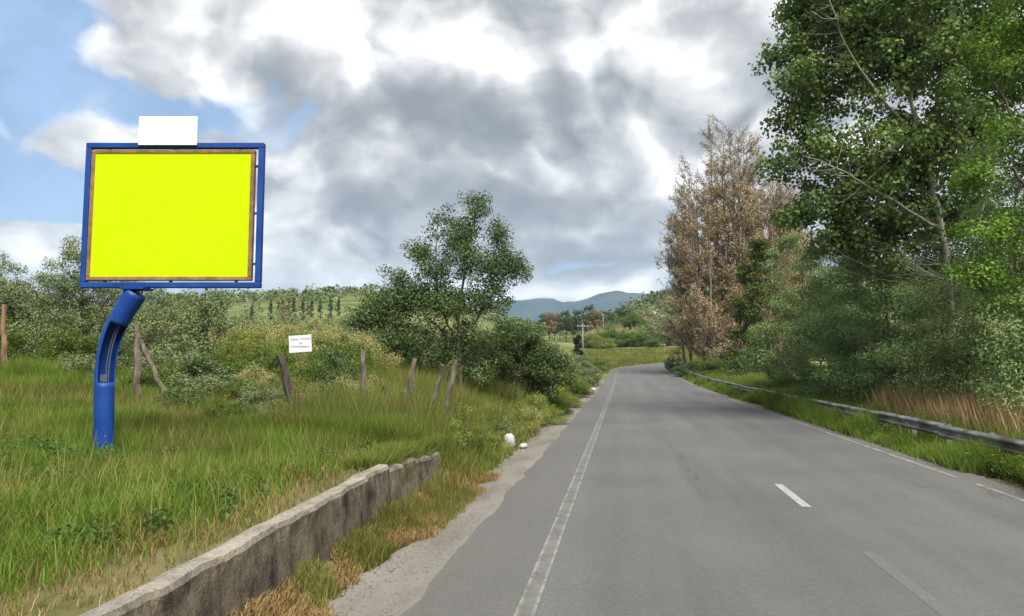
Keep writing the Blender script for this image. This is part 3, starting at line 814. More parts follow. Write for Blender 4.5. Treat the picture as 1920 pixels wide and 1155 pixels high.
# ------------------------------------------------------------------ trees along the right
def px_x(px, y): return float(at_y(px, 679, y)[0])
def build_right_trees():
    # tall poplar: forked pale limbs, open crown with sky showing through
    y = 26.5; x = px_x(1775, y)
    b_ = lambda px, py, dy=0: tuple(at_y(px, py, y + dy) - np.array([x, y, gz(x, y)]))
    tr = [[(0, 0, -0.2), b_(1785, 560), b_(1768, 430), b_(1745, 330), b_(1712, 245), b_(1708, 130), b_(1700, 20), b_(1690, -120)],
          [b_(1712, 245), b_(1668, 205, -1), b_(1625, 150, -1.5), b_(1570, 60, -2), b_(1545, -40, -2)],
          [b_(1745, 330), b_(1760, 200, 1), b_(1745, 90, 1.5), b_(1770, -60, 2)],
          [b_(1768, 430), b_(1640, 330, 1), b_(1560, 250, 1.5), b_(1500, 150, 2)],
          [b_(1768, 430), b_(1680, 380, -1), b_(1600, 330, -1.6), b_(1540, 300, -2)],
          [b_(1785, 560), b_(1850, 380, 0.5), b_(1890, 200, 1), b_(1900, 30, 1.2)]]
    def lb(px, py, dy, rx, ry, rz_): p = b_(px, py, dy); return (*p, rx, ry, rz_)
    lobes = [lb(1600, 60, 0, 2.8, 3.0, 2.0), lb(1530, 150, 0, 1.7, 2.2, 1.5), lb(1690, -60, 0, 4.4, 3.6, 2.8), lb(1850, 60, 1, 3.2, 3, 3.2), lb(1690, 130, 0, 3.2, 3, 2.2),
             lb(1530, 260, 0, 1.6, 2.0, 1.2), lb(1620, 290, 0, 2.4, 2.5, 1.3), lb(1530, 345, 0, 1.0, 1.6, 0.8), lb(1590, 390, 0.4, 1.4, 1.6, 0.8), lb(1700, 330, 1, 2.0, 2.2, 1.5),
             lb(1840, 250, 1.5, 2.6, 2.4, 2.4), lb(1700, -260, 0, 4.0, 4, 3.5), lb(1500, 90, 0, 1.1, 1.5, 1.0), lb(1475, 200, 0, 0.8, 1.2, 0.9), lb(1500, 10, 0, 0.9, 1.4, 0.9),
             lb(1690, 420, 1, 1.6, 1.6, 1.0), lb(1470, 300, 0, 0.8, 1.2, 0.9), lb(1510, 400, 0.3, 1.0, 1.4, 0.7), lb(1570, 450, 0.5, 1.2, 1.5, 0.7), lb(1450, 110, 0, 0.5, 0.8, 0.6), lb(1640, 470, 0.8, 1.3, 1.4, 0.8), lb(1790, 400, 1.5, 1.8, 1.8, 1.5), lb(1640, 350, 0, 1.6, 1.8, 0.9), lb(1760, 250, 0, 2.0, 2.0, 1.6)]
    tree('poplar_tree', x, y, lobes, 'poplar', 1250, (0.32, 0.72), 0.14, 80, tr, 0.13, 'bark_pale', 0.86, 0.28, 0.018, 0.35, 0.85, 0.3,
         label='tall poplar with pale forked limbs and an open dark green crown', cat='tree')
    # robinia overhanging at the right
    y = 20.5; x = px_x(2010, y)
    b2 = lambda px, py, dy=0: tuple(at_y(px, py, y + dy) - np.array([x, y, gz(x, y)]))
    lb2 = lambda px, py, dy, a, c, e: (*b2(px, py, dy), a, c, e)
    lobes = [lb2(1850, 130, 0, 0.9, 1.2, 0.6), lb2(1890, 240, 0, 1.0, 1.2, 0.6), lb2(1930, 40, 0, 1.6, 1.6, 1.2), lb2(1860, 440, 0, 1.2, 1.2, 0.8), lb2(1900, 560, 0, 1.0, 1, 0.9),
             lb2(2020, 200, 0, 2.2, 2.2, 2.2), lb2(2040, 450, 0, 2, 2, 2.2), lb2(1840, 340, 0, 0.8, 1.0, 0.4), lb2(2010, -80, 0, 2.2, 2.2, 2.0), lb2(1875, -10, 0, 0.9, 1.2, 0.6), lb2(1830, 520, 0, 0.9, 1.0, 0.6)]
    tr = [[(0, 0, -0.2), b2(1990, 520), b2(1960, 330), b2(1960, 120), b2(1980, -60)], [b2(1990, 520), b2(1930, 330), b2(1870, 300), b2(1830, 330)], [b2(1960, 330), b2(1890, 200), b2(1850, 130)]]
    tree('robinia_tree', x, y, lobes, 'robinia', 380, (0.3, 0.6), 0.11, 95, tr, 0.12, 'bark', 0.5, 0.3, 0.016, 0.4, 0.6, 0.7,
         label='bright green robinia leaning over the other trees beside the tall poplar', cat='tree')
    # dense dusty shrubs and small trees forming the green wall
    spec = [  # px, y, height, width, leaf, label
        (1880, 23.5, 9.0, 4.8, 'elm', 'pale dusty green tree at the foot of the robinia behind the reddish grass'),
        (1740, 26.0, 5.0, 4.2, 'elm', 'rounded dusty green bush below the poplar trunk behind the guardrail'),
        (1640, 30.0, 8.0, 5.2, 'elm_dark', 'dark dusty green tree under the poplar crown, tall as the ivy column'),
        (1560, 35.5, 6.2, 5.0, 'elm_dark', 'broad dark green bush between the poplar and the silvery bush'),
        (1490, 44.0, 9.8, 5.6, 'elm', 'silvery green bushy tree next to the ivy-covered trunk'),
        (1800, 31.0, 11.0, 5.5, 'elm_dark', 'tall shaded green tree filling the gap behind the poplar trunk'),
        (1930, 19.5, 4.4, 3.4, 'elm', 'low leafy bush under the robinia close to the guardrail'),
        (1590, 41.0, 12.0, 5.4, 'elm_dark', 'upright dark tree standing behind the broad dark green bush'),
    ]
    for px, yy, h, w, lf, lab in spec:
        xx = px_x(px, yy) + 0.6
        r = w / 2
        lobes = [(0, 0, h * 0.35, r, r, h * 0.36), (0.25 * r, 0.1, h * 0.62, r * 0.85, r * 0.85, h * 0.27), (-0.45 * r, -0.2 * r, h * 0.22, r * 0.8, r * 0.8, h * 0.24),
                 (0.5 * r, -0.3 * r, h * 0.25, r * 0.75, r * 0.8, h * 0.26), (-0.2 * r, 0, h * 0.82, r * 0.5, r * 0.5, h * 0.16)]
        tr = [[(0, 0, -0.2), (0.1, 0, h * 0.25), (-0.1, 0.1, h * 0.5), (0.05, 0, h * 0.8)], [(0.2, 0.1, -0.2), (0.5 * r, 0, h * 0.3), (0.6 * r, 0.1, h * 0.6)]]
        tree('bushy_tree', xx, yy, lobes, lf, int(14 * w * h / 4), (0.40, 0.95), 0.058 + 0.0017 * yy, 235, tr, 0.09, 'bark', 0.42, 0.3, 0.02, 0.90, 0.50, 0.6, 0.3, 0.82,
             label=lab, cat='tree', group='bushy trees along the guardrail')
    # ivy column
    y = 72; x = px_x(1408, y); h = 14.0
    lobes = [(0, 0, 1.5, 2.4, 2, 2), (0, 0, 4.5, 1.9, 1.8, 2.2), (0.2, 0, 7.5, 1.7, 1.6, 2.2), (0.5, 0, 10.3, 1.4, 1.4, 2.0), (0.8, 0, 12.4, 1.0, 1, 1.5)]
    tree('ivy_covered_tree', x, y, lobes, 'ivy', 170, (0.45, 0.8), 0.20, 95, [[(0, 0, -0.3), (0, 0, 4), (0.3, 0, 9), (0.9, 0, 13.6)]], 0.25, 'bark', 0.9, 0.3, 0.05, 0.7, 0.8, 0.2,
         label='dark yellowish ivy covering a trunk against the brown dead tree', cat='tree')
build_right_trees()

def dead_tree(name, x, y, H, Rx, stems, per_stem, seed, base_spread=1.2, green=True, **kw):
    """fastigiate dead tree: rising stems, fine twigs, withered brown leaves"""
    rs = np.random.default_rng(seed)
    root = place(name, x, y, 0.0, -0.05, **kw)
    mb = MB(); TW = []; LC = []
    for i in range(stems):
        a = 2 * math.pi * (i + rs.random()) / stems; rr = Rx * (0.25 + 0.75 * math.sqrt(rs.random())) if i % 5 else Rx * (0.10 + 0.30 * rs.random())
        top = np.array([math.cos(a) * rr, math.sin(a) * rr * 0.8, H * (1.0 - 0.36 * (rr / Rx) ** 2) * (0.84 + 0.16 * rs.random())])
        b0 = np.array([math.cos(a) * base_spread * (rr / Rx) * (0.6 + 0.4 * rs.random()), math.sin(a) * base_spread * (rr / Rx) * 0.8, -0.3])
        pts = []
        for t in np.linspace(0, 1, 9):
            q = b0 * (1 - t) + top * t
            q[:2] = b0[:2] + (top[:2] - b0[:2]) * (t ** 0.75)
            q = q + rs.normal(size=3) * 0.14 * (0 < t < 1); pts.append(q)
        pts = np.array(pts)
        mb.tube(pts, [0.20 * (1 - t) ** 0.8 + 0.015 for t in np.linspace(0, 1, 9)], 5, cap=False)
        for k in range(per_stem):
            t = 0.03 + 0.97 * rs.random() ** 0.85
            j = min(7, int(t * 8)); f = t * 8 - j
            o = pts[j] * (1 - f) + pts[j + 1] * f
            ang = a + rs.normal() * 1.1; ln = (1.6 + 3.4 * rs.random()) * (1.25 - 0.80 * t) * H / 28
            dv = np.array([math.cos(ang) * 0.7, math.sin(ang) * 0.7, 0.35 + 0.6 * rs.random()]); dv /= np.linalg.norm(dv)
            e = o + dv * ln
            mb.tube([o, o + dv * ln * 0.5 + rs.normal(size=3) * 0.06, e], [0.035, 0.024, 0.012], 3, cap=False)
            for q in range(9):
                u = 0.2 + 0.8 * rs.random(); s0 = o + (e - o) * u
                d2 = dv + rs.normal(size=3) * 0.55; d2[2] += 0.15; d2 /= np.linalg.norm(d2)
                l2 = 0.35 + 0.75 * rs.random()
                TW.append((s0, s0 + d2 * l2))
                bare = t > 0.76
                m = rs.integers(0, 7) if bare else rs.integers(9, 18)
                LC.append(s0 + d2 * l2 * rs.random(m)[:, None] + rs.normal(size=(m, 3)) * 0.16)
    mb.build('trunk', M['bark_dead'], root)
    A = np.array([t[0] for t in TW]); B = np.array([t[1] for t in TW])
    side = np.cross(B - A, rs.normal(size=A.shape)); side /= np.linalg.norm(side, axis=1, keepdims=True); side *= 0.022
    V = np.stack([A - side, A + side, B + side * 0.4, B - side * 0.4], 1).reshape(-1, 3)
    s2 = np.cross(B - A, side); s2 = s2 / np.linalg.norm(s2, axis=1, keepdims=True) * 0.022
    V2 = np.stack([A - s2, A + s2, B + s2 * 0.4, B - s2 * 0.4], 1).reshape(-1, 3)
    n = len(A)
    link('twigs', raw_mesh('twigs', np.concatenate([V, V2]), [np.arange(8 * n).reshape(-1, 4)], M['bark_dead']), root)
    C = np.concatenate(LC); N = rs.normal(size=C.shape); N /= np.linalg.norm(N, axis=1, keepdims=True)
    V, Q, r = leaf_arrays(C, N, 0.26, 0.36, None, 0.5)
    link('crown', raw_mesh('crown', V, [Q], L['dead'], r), root)
    return root
YD = 90.0
dead_tree('dead_tree', px_x(1374, YD), YD, 33.5, 7.0, 30, 46, 5, 6.2, label='tall brown dead tree with bare twigs standing at the bend of the road', cat='tree')
dead_tree('dead_tree', px_x(1468, 96), 96, 27.0, 4.6, 11, 40, 8, 3.4, label='smaller brown dead tree rising behind the silvery bush', cat='tree')

# ------------------------------------------------------------------ trees on the left
def build_left_trees():
    # the dark spreading tree beside the leaning posts
    y = 24.0; x = px_x(868, y); g = gz(x, y)
    q = lambda px, py, dy=0: tuple(at_y(px, py, y + dy) - np.array([x, y, g]))
    lb = lambda px, py, dy, a, c, e: (*q(px, py, dy), a, c, e)
    lobes = [lb(895, 392, 0, 0.55, 0.6, 0.62), lb(832, 428, 0, 0.72, 0.7, 0.75), lb(870, 440, 0, 1.0, 1.0, 0.8), lb(905, 525, 0, 1.1, 1.1, 0.7), lb(785, 470, 0, 0.5, 0.6, 0.4), lb(930, 430, 0, 0.5, 0.6, 0.5), lb(880, 480, 0, 1.15, 1.1, 0.8), lb(945, 485, 0, 0.62, 0.7, 0.6), lb(810, 510, 0, 0.95, 1.0, 0.7),
             lb(745, 515, 0, 0.55, 0.6, 0.42), lb(850, 570, 0, 1.6, 1.4, 0.8), lb(730, 565, 0, 0.85, 0.9, 0.5), lb(690, 590, 0, 0.6, 0.7, 0.32), lb(770, 630, 0, 1.1, 1.1, 0.6), lb(930, 560, 0, 0.9, 1.0, 0.6),
             lb(870, 640, 0.3, 1.5, 1.3, 0.7), lb(960, 630, 0.3, 0.9, 1.0, 0.5), lb(800, 665, 0, 1.0, 1.0, 0.5), lb(715, 600, 0, 1.1, 1.0, 0.45), lb(690, 578, 0, 0.9, 0.8, 0.36), lb(755, 540, 0, 0.95, 0.9, 0.55), lb(955, 500, 0, 0.8, 0.8, 0.65), lb(740, 640, 0, 0.9, 0.9, 0.5), lb(890, 690, 0, 1.2, 1.1, 0.55), lb(820, 560, 0, 1.3, 1.2, 0.8), lb(770, 560, 0, 0.9, 1, 0.5)]
    tr = [[(0, 0, -0.2), q(862, 640), q(858, 570), q(880, 470), q(895, 375)], [q(862, 650), q(820, 570), q(815, 480), q(822, 410)], [q(862, 645), q(920, 560), q(955, 490)],
          [q(866, 665), q(770, 640), q(710, 610), q(670, 590)], [q(866, 655), q(780, 570), q(735, 520)]]
    tree('spreading_tree', x, y, lobes, 'oak', 640, (0.24, 0.50), 0.086, 84, tr, 0.085, 'bark', 0.6, 0.5, 0.012, 0.25, 0.8, 0.4,
         label='dark open-crowned tree behind the leaning fence posts', cat='tree')
    y = 28.0; x = px_x(962, y)
    tree('dense_bush', x, y, [(1.5, 0, 1.6, 1.0, 1.0, 0.8), (0, 0, 2.1, 1.7, 1.5, 1.1), (-1.0, 0, 2.5, 1.2, 1.1, 0.8), (1.1, 0, 2.1, 0.95, 1.0, 0.85), (0.1, 0.3, 3.1, 1.0, 0.9, 0.55), (0.9, 0, 3.0, 0.6, 0.7, 0.45), (0.2, 0, 1.0, 1.5, 1.2, 0.7)], 'oak', 190, (0.28, 0.5), 0.085, 190,
         [[(0, 0, -0.2), (0.1, 0, 1.3), (0, 0.1, 3.0)]], 0.06, 'bark', 0.6, 0.4, 0.02, 0.7, label='rounded dark green bush beside the open-crowned tree', cat='bush')
    # grey-green trees behind the billboard
    for px, top, y, w, lab in ((-60, 470, 24, 5.0, 'broad grey-green tree standing over the rough grass past the outermost fence post'), (20, 500, 21, 3.2, 'grey-green tree behind the upright fence post'),
                               (150, 445, 23, 4.4, 'tall grey-green tree behind the billboard pole'), (290, 535, 26, 4.6, 'grey-green tree hidden behind the billboard panel'),
                               (388, 540, 23, 1.9, 'slender grey-green tree just past the billboard')):
        x = px_x(px, y); g = gz(x, y); h = float(at_y(px, top, y)[2]) - g
        r = w / 2
        lobes = [(0, 0, h * 0.62, r * 0.85, r * 0.8, h * 0.22), (0.1 * r, 0, h * 0.84, r * 0.55, r * 0.6, h * 0.15), (-0.55 * r, 0, h * 0.5, r * 0.55, r * 0.6, h * 0.16), (0.55 * r, 0, h * 0.55, r * 0.55, r * 0.6, h * 0.18), (0, -0.2, h * 0.33, r * 0.7, r * 0.7, h * 0.14)]
        tr = [[(0, 0, -0.2), (0.05, 0, h * 0.25), (-0.1, 0, h * 0.5), (0.1, 0, h * 0.9)], [(0, 0, h * 0.15), (0.4 * r, 0, h * 0.45), (0.6 * r, 0, h * 0.65)], [(0, 0, h * 0.12), (-0.4 * r, 0, h * 0.4), (-0.6 * r, 0, h * 0.6)]]
        tree('olive_tree', x, y, lobes, 'olive', int(24 * w * h / 2.2), (0.20, 0.40), 0.092, 88, tr, 0.075, 'bark', 0.4, 0.6, 0.013, 0.4, 0.8, 0.4,
             label=lab, cat='tree', group='grey-green trees behind the billboard')
build_left_trees()

# ------------------------------------------------------------------ shrubs (copied kinds)
def bush_proto(name, leaf, n, size, per, w=1.0, h=1.0, aspect=0.5, up=0.5, flat=0.8, shoots=0):
    root = empty(name)
    lobes = [(0, 0, h * 0.42, w * 0.5, w * 0.5, h * 0.40), (w * 0.28, 0.1, h * 0.34, w * 0.34, w * 0.34, h * 0.30), (-w * 0.3, -0.05, h * 0.36, w * 0.32, w * 0.34, h * 0.32), (0.05, -w * 0.25, h * 0.3, w * 0.34, w * 0.3, h * 0.28), (0.1 * w, 0.1 * w, h * 0.72, w * 0.28, w * 0.28, h * 0.22)]
    cl = sample_lobes(lobes, n, 0.11 * w, 0.20 * w, 0.7)
    cl = cl[cl[:, 2] > 0.02]
    mb = MB()
    for k in range(6):
        a = random.random() * 6.28; r = w * 0.35 * random.random()
        mb.tube([(0.05 * math.cos(a), 0.05 * math.sin(a), -0.12), (r * 0.5 * math.cos(a), r * 0.5 * math.sin(a), h * 0.35), (r * math.cos(a), r * math.sin(a), h * 0.75)], [0.022, 0.015, 0.006], 4, cap=False)
    mb.build('stems', M['bark'], root)
    link('crown', crown_mesh('crown', cl, L[leaf], size, per, aspect, up, 0.5, flat), root)
    return root
BP = dict(
    broom=bush_proto('yellow_bush', 'broom', 60, 0.062, 130, 1.6, 1.5, 0.35, 0.2),
    straw=bush_proto('straw_bush', 'straw', 55, 0.065, 120, 1.6, 1.5, 0.32, 0.2),
    green=bush_proto('green_bush', 'green', 60, 0.070, 125, 1.6, 1.5, 0.5, 0.5),
    olive=bush_proto('grey_bush', 'olive', 60, 0.070, 120, 1.6, 1.6, 0.4, 0.4),
    dark=bush_proto('dark_bush', 'oak', 60, 0.070, 125, 1.6, 1.5, 0.55, 0.5),
)
used = {k: False for k in BP}
def bush(kind, px, y, w, h, label, group, x=None):
    x = px_x(px, y) if x is None else x
    rot = random.random() * 6.28; sc = (w / 1.6, w / 1.6, h / 1.45)
    if not used[kind]:
        o = BP[kind]; used[kind] = True
        o.location = (x, y, gz(x, y) - 0.03); o.rotation_euler = (0, 0, rot); o.scale = sc
        props(o, label=label, cat='bush', group=group); return o
    return copy_tree(BP[kind], x, y, rot, sc, -0.03, label=label, cat='bush', group=group)
# scrub behind the fence, each kind a set of look-alikes
KIND = dict(broom='yellow-green', straw='straw-coloured', green='fresh green', olive='grey-green', dark='dark green')
SEEN = {}
def bush_label(kind, px, y, h, marks, where=''):
    m = min(marks, key=lambda q: abs(q[0] - px) + (abs(q[2] - y) * 4 if len(q) > 2 else 0))[1]
    size = 'low' if h < 1.3 else 'waist-high' if h < 1.7 else 'head-high' if h < 2.3 else 'tall' if h < 4 else 'tree-sized'
    dep = ('beside' if y < 19 else 'just behind' if y < 25 else 'some way behind' if y < 37 else 'well behind' if y < 60 else 'far behind')
    lab = f"{size} {KIND[kind]} bush {dep} {m}{where}"
    return lab
MARKS = [(-60, 'the outermost upright fence post'), (30, 'the upright reddish fence post'), (150, 'the tall tree by the billboard'), (255, 'the upright grey fence post by the billboard pole'), (390, 'the slender grey-green tree past the billboard'),
         (470, 'the grass near the notice'), (550, 'the thick broken post below the notice'), (610, 'the white notice board'), (678, 'the nearly upright fence post'), (760, 'the leaning fence posts')]
scrub = [('broom', 440, 30, 2.6, 1.9), ('straw', 470, 34, 3.0, 2.4), ('broom', 500, 31, 2.6, 2.0), ('straw', 520, 40, 3.6, 2.9), ('broom', 560, 36, 3.0, 2.4), ('straw', 590, 44, 3.8, 3.2),
         ('broom', 620, 33, 2.6, 2.2), ('straw', 640, 48, 4.2, 3.6), ('green', 655, 27, 2.2, 2.0), ('broom', 690, 28, 2.0, 1.9), ('straw', 700, 40, 3.2, 3.0), ('olive', 665, 55, 4.2, 4.2),
         ('straw', 440, 52, 4.0, 3.4), ('olive', 460, 70, 5.0, 5.0), ('straw', 550, 62, 5.0, 4.2), ('olive', 610, 72, 5.0, 4.6), ('green', 510, 24, 2.0, 1.4), ('green', 590, 22, 1.7, 1.3),
         ('green', 640, 20, 1.5, 1.5), ('dark', 632, 18.6, 1.2, 1.7), ('olive', 60, 19, 2.0, 1.5), ('olive', 330, 18, 1.9, 1.3), ('dark', 372, 17.5, 1.7, 1.1), ('green', 420, 19, 1.8, 1.2),
         ('green', 130, 18, 1.8, 1.2), ('dark', 210, 19, 1.8, 1.2), ('broom', 85, 24, 2.2, 2.0), ('olive', 20, 27, 2.8, 2.4), ('broom', 420, 26, 2.2, 1.7), ('straw', 400, 40, 3.4, 2.6), ('olive', 300, 22, 2.4, 2.0),
         ('green', -20, 17, 1.8, 1.3), ('olive', -90, 20, 2.4, 2.0), ('straw', 735, 30, 2.0, 2.2), ('green', 780, 27, 1.8, 1.7), ('green', 690, 22.5, 1.4, 1.5), ('dark', 480, 20, 1.6, 1.0), ('green', 540, 18.5, 1.3, 0.95),
         ('straw', 260, 30, 3.0, 2.2), ('broom', 330, 32, 2.8, 2.4),
         ('straw', 430, 62, 5.5, 4.2), ('broom', 480, 58, 4.6, 3.4), ('olive', 500, 80, 6.0, 4.8), ('straw', 580, 84, 6.5, 5.2), ('broom', 600, 58, 4.6, 3.6), ('straw', 500, 48, 4.2, 3.3), ('olive', 545, 90, 6.5, 5.4),
         ('olive', 640, 86, 6.0, 5.2), ('straw', 680, 66, 5.0, 4.6), ('broom', 650, 60, 4.4, 4.0), ('olive', 420, 90, 6.5, 5.6), ('green', 720, 60, 5.0, 4.0), ('olive', 760, 70, 5.5, 5.0), ('straw', 400, 70, 5.6, 4.0),
         ('broom', 545, 46, 4.0, 3.1), ('green', 620, 27, 2.2, 1.8), ('broom', 470, 26, 2.0, 1.5), ('straw', 570, 29, 2.4, 2.0), ('broom', 530, 27, 2.0, 1.7), ('green', 700, 19, 1.2, 1.0), ('broom', 660, 23.5, 1.6, 1.5), ('olive', 800, 50, 4.4, 3.8), ('straw', 820, 62, 4.6, 4.2),
         ('olive', 930, 60, 4.4, 4.0), ('green', 900, 45, 3.2, 2.6), ('straw', 970, 70, 4.6, 3.6)]
scrub += [('green', 430, 13.2, 1.1, 0.55), ('olive', 520, 13.0, 1.0, 0.5), ('dark', 585, 13.8, 1.0, 0.6), ('green', 650, 13.4, 0.9, 0.55), ('dark', 705, 13.6, 0.9, 0.7), ('green', 760, 13.8, 0.9, 0.6), ('broom', 790, 14.6, 0.9, 0.65), ('dark', 340, 14.2, 1.2, 0.6), ('dark', 620, 14.8, 0.9, 0.9),
          ('olive', 505, 15.2, 1.3, 0.75), ('green', 455, 15.8, 1.4, 0.8), ('broom', 600, 15.0, 1.2, 0.75), ('olive', 640, 15.6, 1.2, 0.85), ('green', 715, 15.4, 1.0, 0.8), ('broom', 800, 16.4, 1.1, 0.85), ('olive', 760, 17.0, 1.2, 0.95),
          ('broom', 850, 17.6, 1.3, 0.95), ('olive', 380, 16, 1.5, 0.9), ('green', 300, 16.2, 1.4, 0.85), ('broom', 900, 19.5, 1.4, 1.0), ('straw', 660, 17.6, 1.4, 1.1), ('broom', 560, 17.2, 1.4, 1.0), ('straw', 480, 18, 1.5, 1.1), ('olive', 165, 16.5, 1.5, 0.9), ('straw', 710, 18.2, 1.2, 1.1)]
for k, px, y, w, h in scrub: bush(k, px, y, w, h * 1.08, bush_label(k, px, y, h, MARKS), KIND[k] + ' scrub bushes')
# bushes down the left verge towards the bend
VMARKS = [(820, 'the end of the retaining wall', 13), (890, 'the long paper scrap', 16), (950, 'the white canister', 18), (960, 'the rounded dark bush', 24), (1030, 'the rounded dark bush', 34),
          (1060, 'the mid-verge long grass', 46), (1090, 'the first utility pole', 80), (1113, 'the pale bag on the verge', 60), (1125, 'the start of the bend', 110)]
verge = [('dark', 1010, 29, 1.7, 1.3), ('green', 1045, 30, 1.3, 0.8), ('broom', 990, 24, 1.4, 1.3), ('green', 905, 18, 1.3, 0.8), ('green', 850, 16, 0.9, 0.6), ('broom', 1020, 35, 2.6, 1.4),
         ('broom', 1062, 34, 1.5, 0.9), ('green', 820, 15, 1.2, 0.8), ('broom', 1060, 50, 3.0, 1.6), ('olive', 1100, 62, 2.8, 2.0), ('green', 1075, 44, 2.2, 1.2), ('olive', 1050, 62, 3.6, 3.2), ('straw', 1040, 75, 5.0, 3.8),
         ('olive', 1085, 90, 3.8, 2.6), ('green', 1112, 95, 3.0, 2.0), ('broom', 1130, 112, 3.5, 1.8), ('dark', 965, 30, 2.4, 1.6), ('green', 1000, 46, 3.4, 2.4), ('broom', 945, 20, 0.9, 0.6), ('broom', 1035, 25, 1.0, 0.6)]
verge += [('broom', 835, 14.2, 1.0, 0.75), ('green', 868, 15.0, 0.9, 0.7), ('broom', 905, 16.6, 1.1, 0.8), ('olive', 930, 18.2, 1.0, 0.8), ('broom', 965, 21, 1.3, 0.95), ('straw', 985, 23, 1.2, 0.9), ('broom', 1000, 26, 1.5, 1.1), ('green', 1030, 29, 1.4, 1.0)]
for k, px, y, w, h in verge: bush(k, px, y, w, h, bush_label(k, px, y, h, VMARKS, ' on the roadside verge').replace('some way behind', 'near').replace('just behind', 'near').replace('well behind', 'near').replace('far behind', 'near'), KIND[k] + ' verge bushes')
BMARKS = [(1100, 'the first utility pole', 165), (1130, 'the second utility pole', 170), (1150, 'the pines', 200), (1175, 'the middle of the bend', 175), (1215, 'the clay bank', 225), (1235, 'the marker post', 172), (1320, 'the dead tree', 178)]
bend = [('green', 1145, 168, 8, 5.0), ('broom', 1130, 160, 6, 3.6), ('straw', 1165, 176, 9, 5.6), ('green', 1180, 170, 7, 4.2), ('straw', 1200, 178, 7, 5.0), ('dark', 1205, 172, 4.5, 3.0), ('olive', 1232, 174, 9, 6.5),
        ('green', 1225, 168, 4.5, 2.2), ('olive', 1255, 172, 7, 6.0), ('dark', 1175, 215, 13, 10.5), ('green', 1185, 212, 10, 9), ('olive', 1215, 230, 12, 9), ('olive', 1280, 180, 10, 8), ('dark', 1310, 176, 9, 8), ('olive', 1150, 200, 8, 6),
        ('straw', 1120, 180, 7, 5), ('green', 1100, 165, 5, 3.4), ('olive', 1250, 205, 9, 7), ('green', 1350, 178, 10, 8)]
NTH = ['first', 'second', 'third', 'fourth', 'fifth', 'sixth', 'seventh', 'eighth']
nth = {}
for k, px, y, w, h in sorted(bend, key=lambda q: q[1]):
    nth[k] = nth.get(k, -1) + 1
    bush(k, px, y, w, h, f"{NTH[nth[k]]} {KIND[k]} bush across the bend, counting from the utility poles", KIND[k] + ' bushes at the bend')

for k, px, y, w, h, lab in (('dark', 1290, 84, 3.4, 2.0, 'dark green bush at the foot of the tall dead tree beside the guardrail'), ('green', 1335, 83, 4.0, 2.2, 'fresh green bush at the foot of the tall dead tree'),
                            ('dark', 1390, 66, 3.0, 2.4, 'dark green bush at the foot of the ivy-covered trunk'), ('olive', 1265, 99, 2.6, 2.4, 'grey-green bush past the tall dead tree where the rail curves')):
    bush(k, px, y, w, h, lab, 'bushes below the dead tree')

# ------------------------------------------------------------------ far conifers, cypress, poles
def conifer_proto(name, leaf, w, h, bare, flat_top, n=46, size=0.55, per=38):
    root = empty(name)
    cl = []
    for k in range(n):
        t = rng.random()
        z = h * (bare + (1 - bare) * t)
        rr = w / 2 * ((1 - (2 * t - 1) ** 2) ** 0.5 if flat_top else (1 - 0.85 * t) * min(1, 0.5 + t * 3))
        a = rng.random() * 6.28; r = rr * math.sqrt(rng.random())
        cl.append((r * math.cos(a), r * math.sin(a), z, 0.11 * w + 0.12))
    mb = MB(); mb.tube([(0, 0, -0.4), (0.05, 0, h * 0.4), (0, 0.05, h * 0.93)], [0.018 * h + 0.05, 0.012 * h + 0.03, 0.02], 6, cap=False)
    mb.build('trunk', M['bark'], root)
    link('crown', crown_mesh('crown', cl, L[leaf], size, per, 0.4, 0.3, 0.6, 0.8), root)
    return root
CP = dict(pine=conifer_proto('pine_tree', 'pine', 5.0, 9.5, 0.35, True), brown=conifer_proto('pine_tree', 'pine_brown', 4.6, 9.5, 0.30, True),
          cyp=conifer_proto('cypress_tree', 'pine', 2.2, 6.5, 0.06, False, 34, 0.4, 34), cypb=conifer_proto('cypress_tree', 'pine_brown', 2.4, 6.0, 0.06, False, 34, 0.4, 34))
cused = {k: False for k in CP}
CL = dict(pine=('dark green pine in the row beyond the utility poles', 'green pines beyond the poles'), brown=('browning pine in the row beyond the utility poles', 'browning pines beyond the poles'),
          cyp=('small dark conifer in the row on the hillside above the white notice', 'dark conifers on the hillside'), cypb=('small reddish-brown conifer in the row on the hillside above the white notice', 'brown conifers on the hillside'))
ORD = ['first', 'second', 'third', 'fourth', 'fifth', 'sixth', 'seventh', 'eighth', 'ninth', 'tenth']
WHO = dict(pine='dark green pine beyond the utility poles, counting from the open-crowned tree', brown='browning pine beyond the utility poles, counting from the open-crowned tree',
           cyp='small dark hillside conifer counting from the billboard', cypb='small reddish-brown hillside conifer counting from the billboard')
count = {k: 0 for k in CP}
def conifer(kind, px, y, sc):
    x = px_x(px, y); rot = random.random() * 6
    CL[kind] = (ORD[count[kind]] + ' ' + WHO[kind], CL[kind][1]); count[kind] += 1
    if not cused[kind]:
        o = CP[kind]; cused[kind] = True
        o.location = (x, y, gz(x, y) - 0.05); o.rotation_euler = (0, 0, rot); o.scale = (sc,) * 3
        props(o, label=CL[kind][0], cat='tree', group=CL[kind][1]); return
    copy_tree(CP[kind], x, y, rot, sc, -0.05, label=CL[kind][0], cat='tree', group=CL[kind][1])
for k, px, y, sc in sorted((('brown', 1030, 205, 1.25), ('brown', 1040, 214, 1.2), ('pine', 1062, 210, 1.3), ('brown', 1075, 222, 1.1), ('pine', 1084, 205, 1.3), ('pine', 1108, 212, 1.5), ('brown', 1118, 206, 1.3), ('pine', 1128, 222, 1.25),
                     ('pine', 1020, 225, 1.15), ('pine', 1050, 228, 1.2), ('pine', 1143, 230, 1.2), ('brown', 1100, 226, 1.2)), key=lambda q: q[1]): conifer(k, px, y, sc * 0.78)
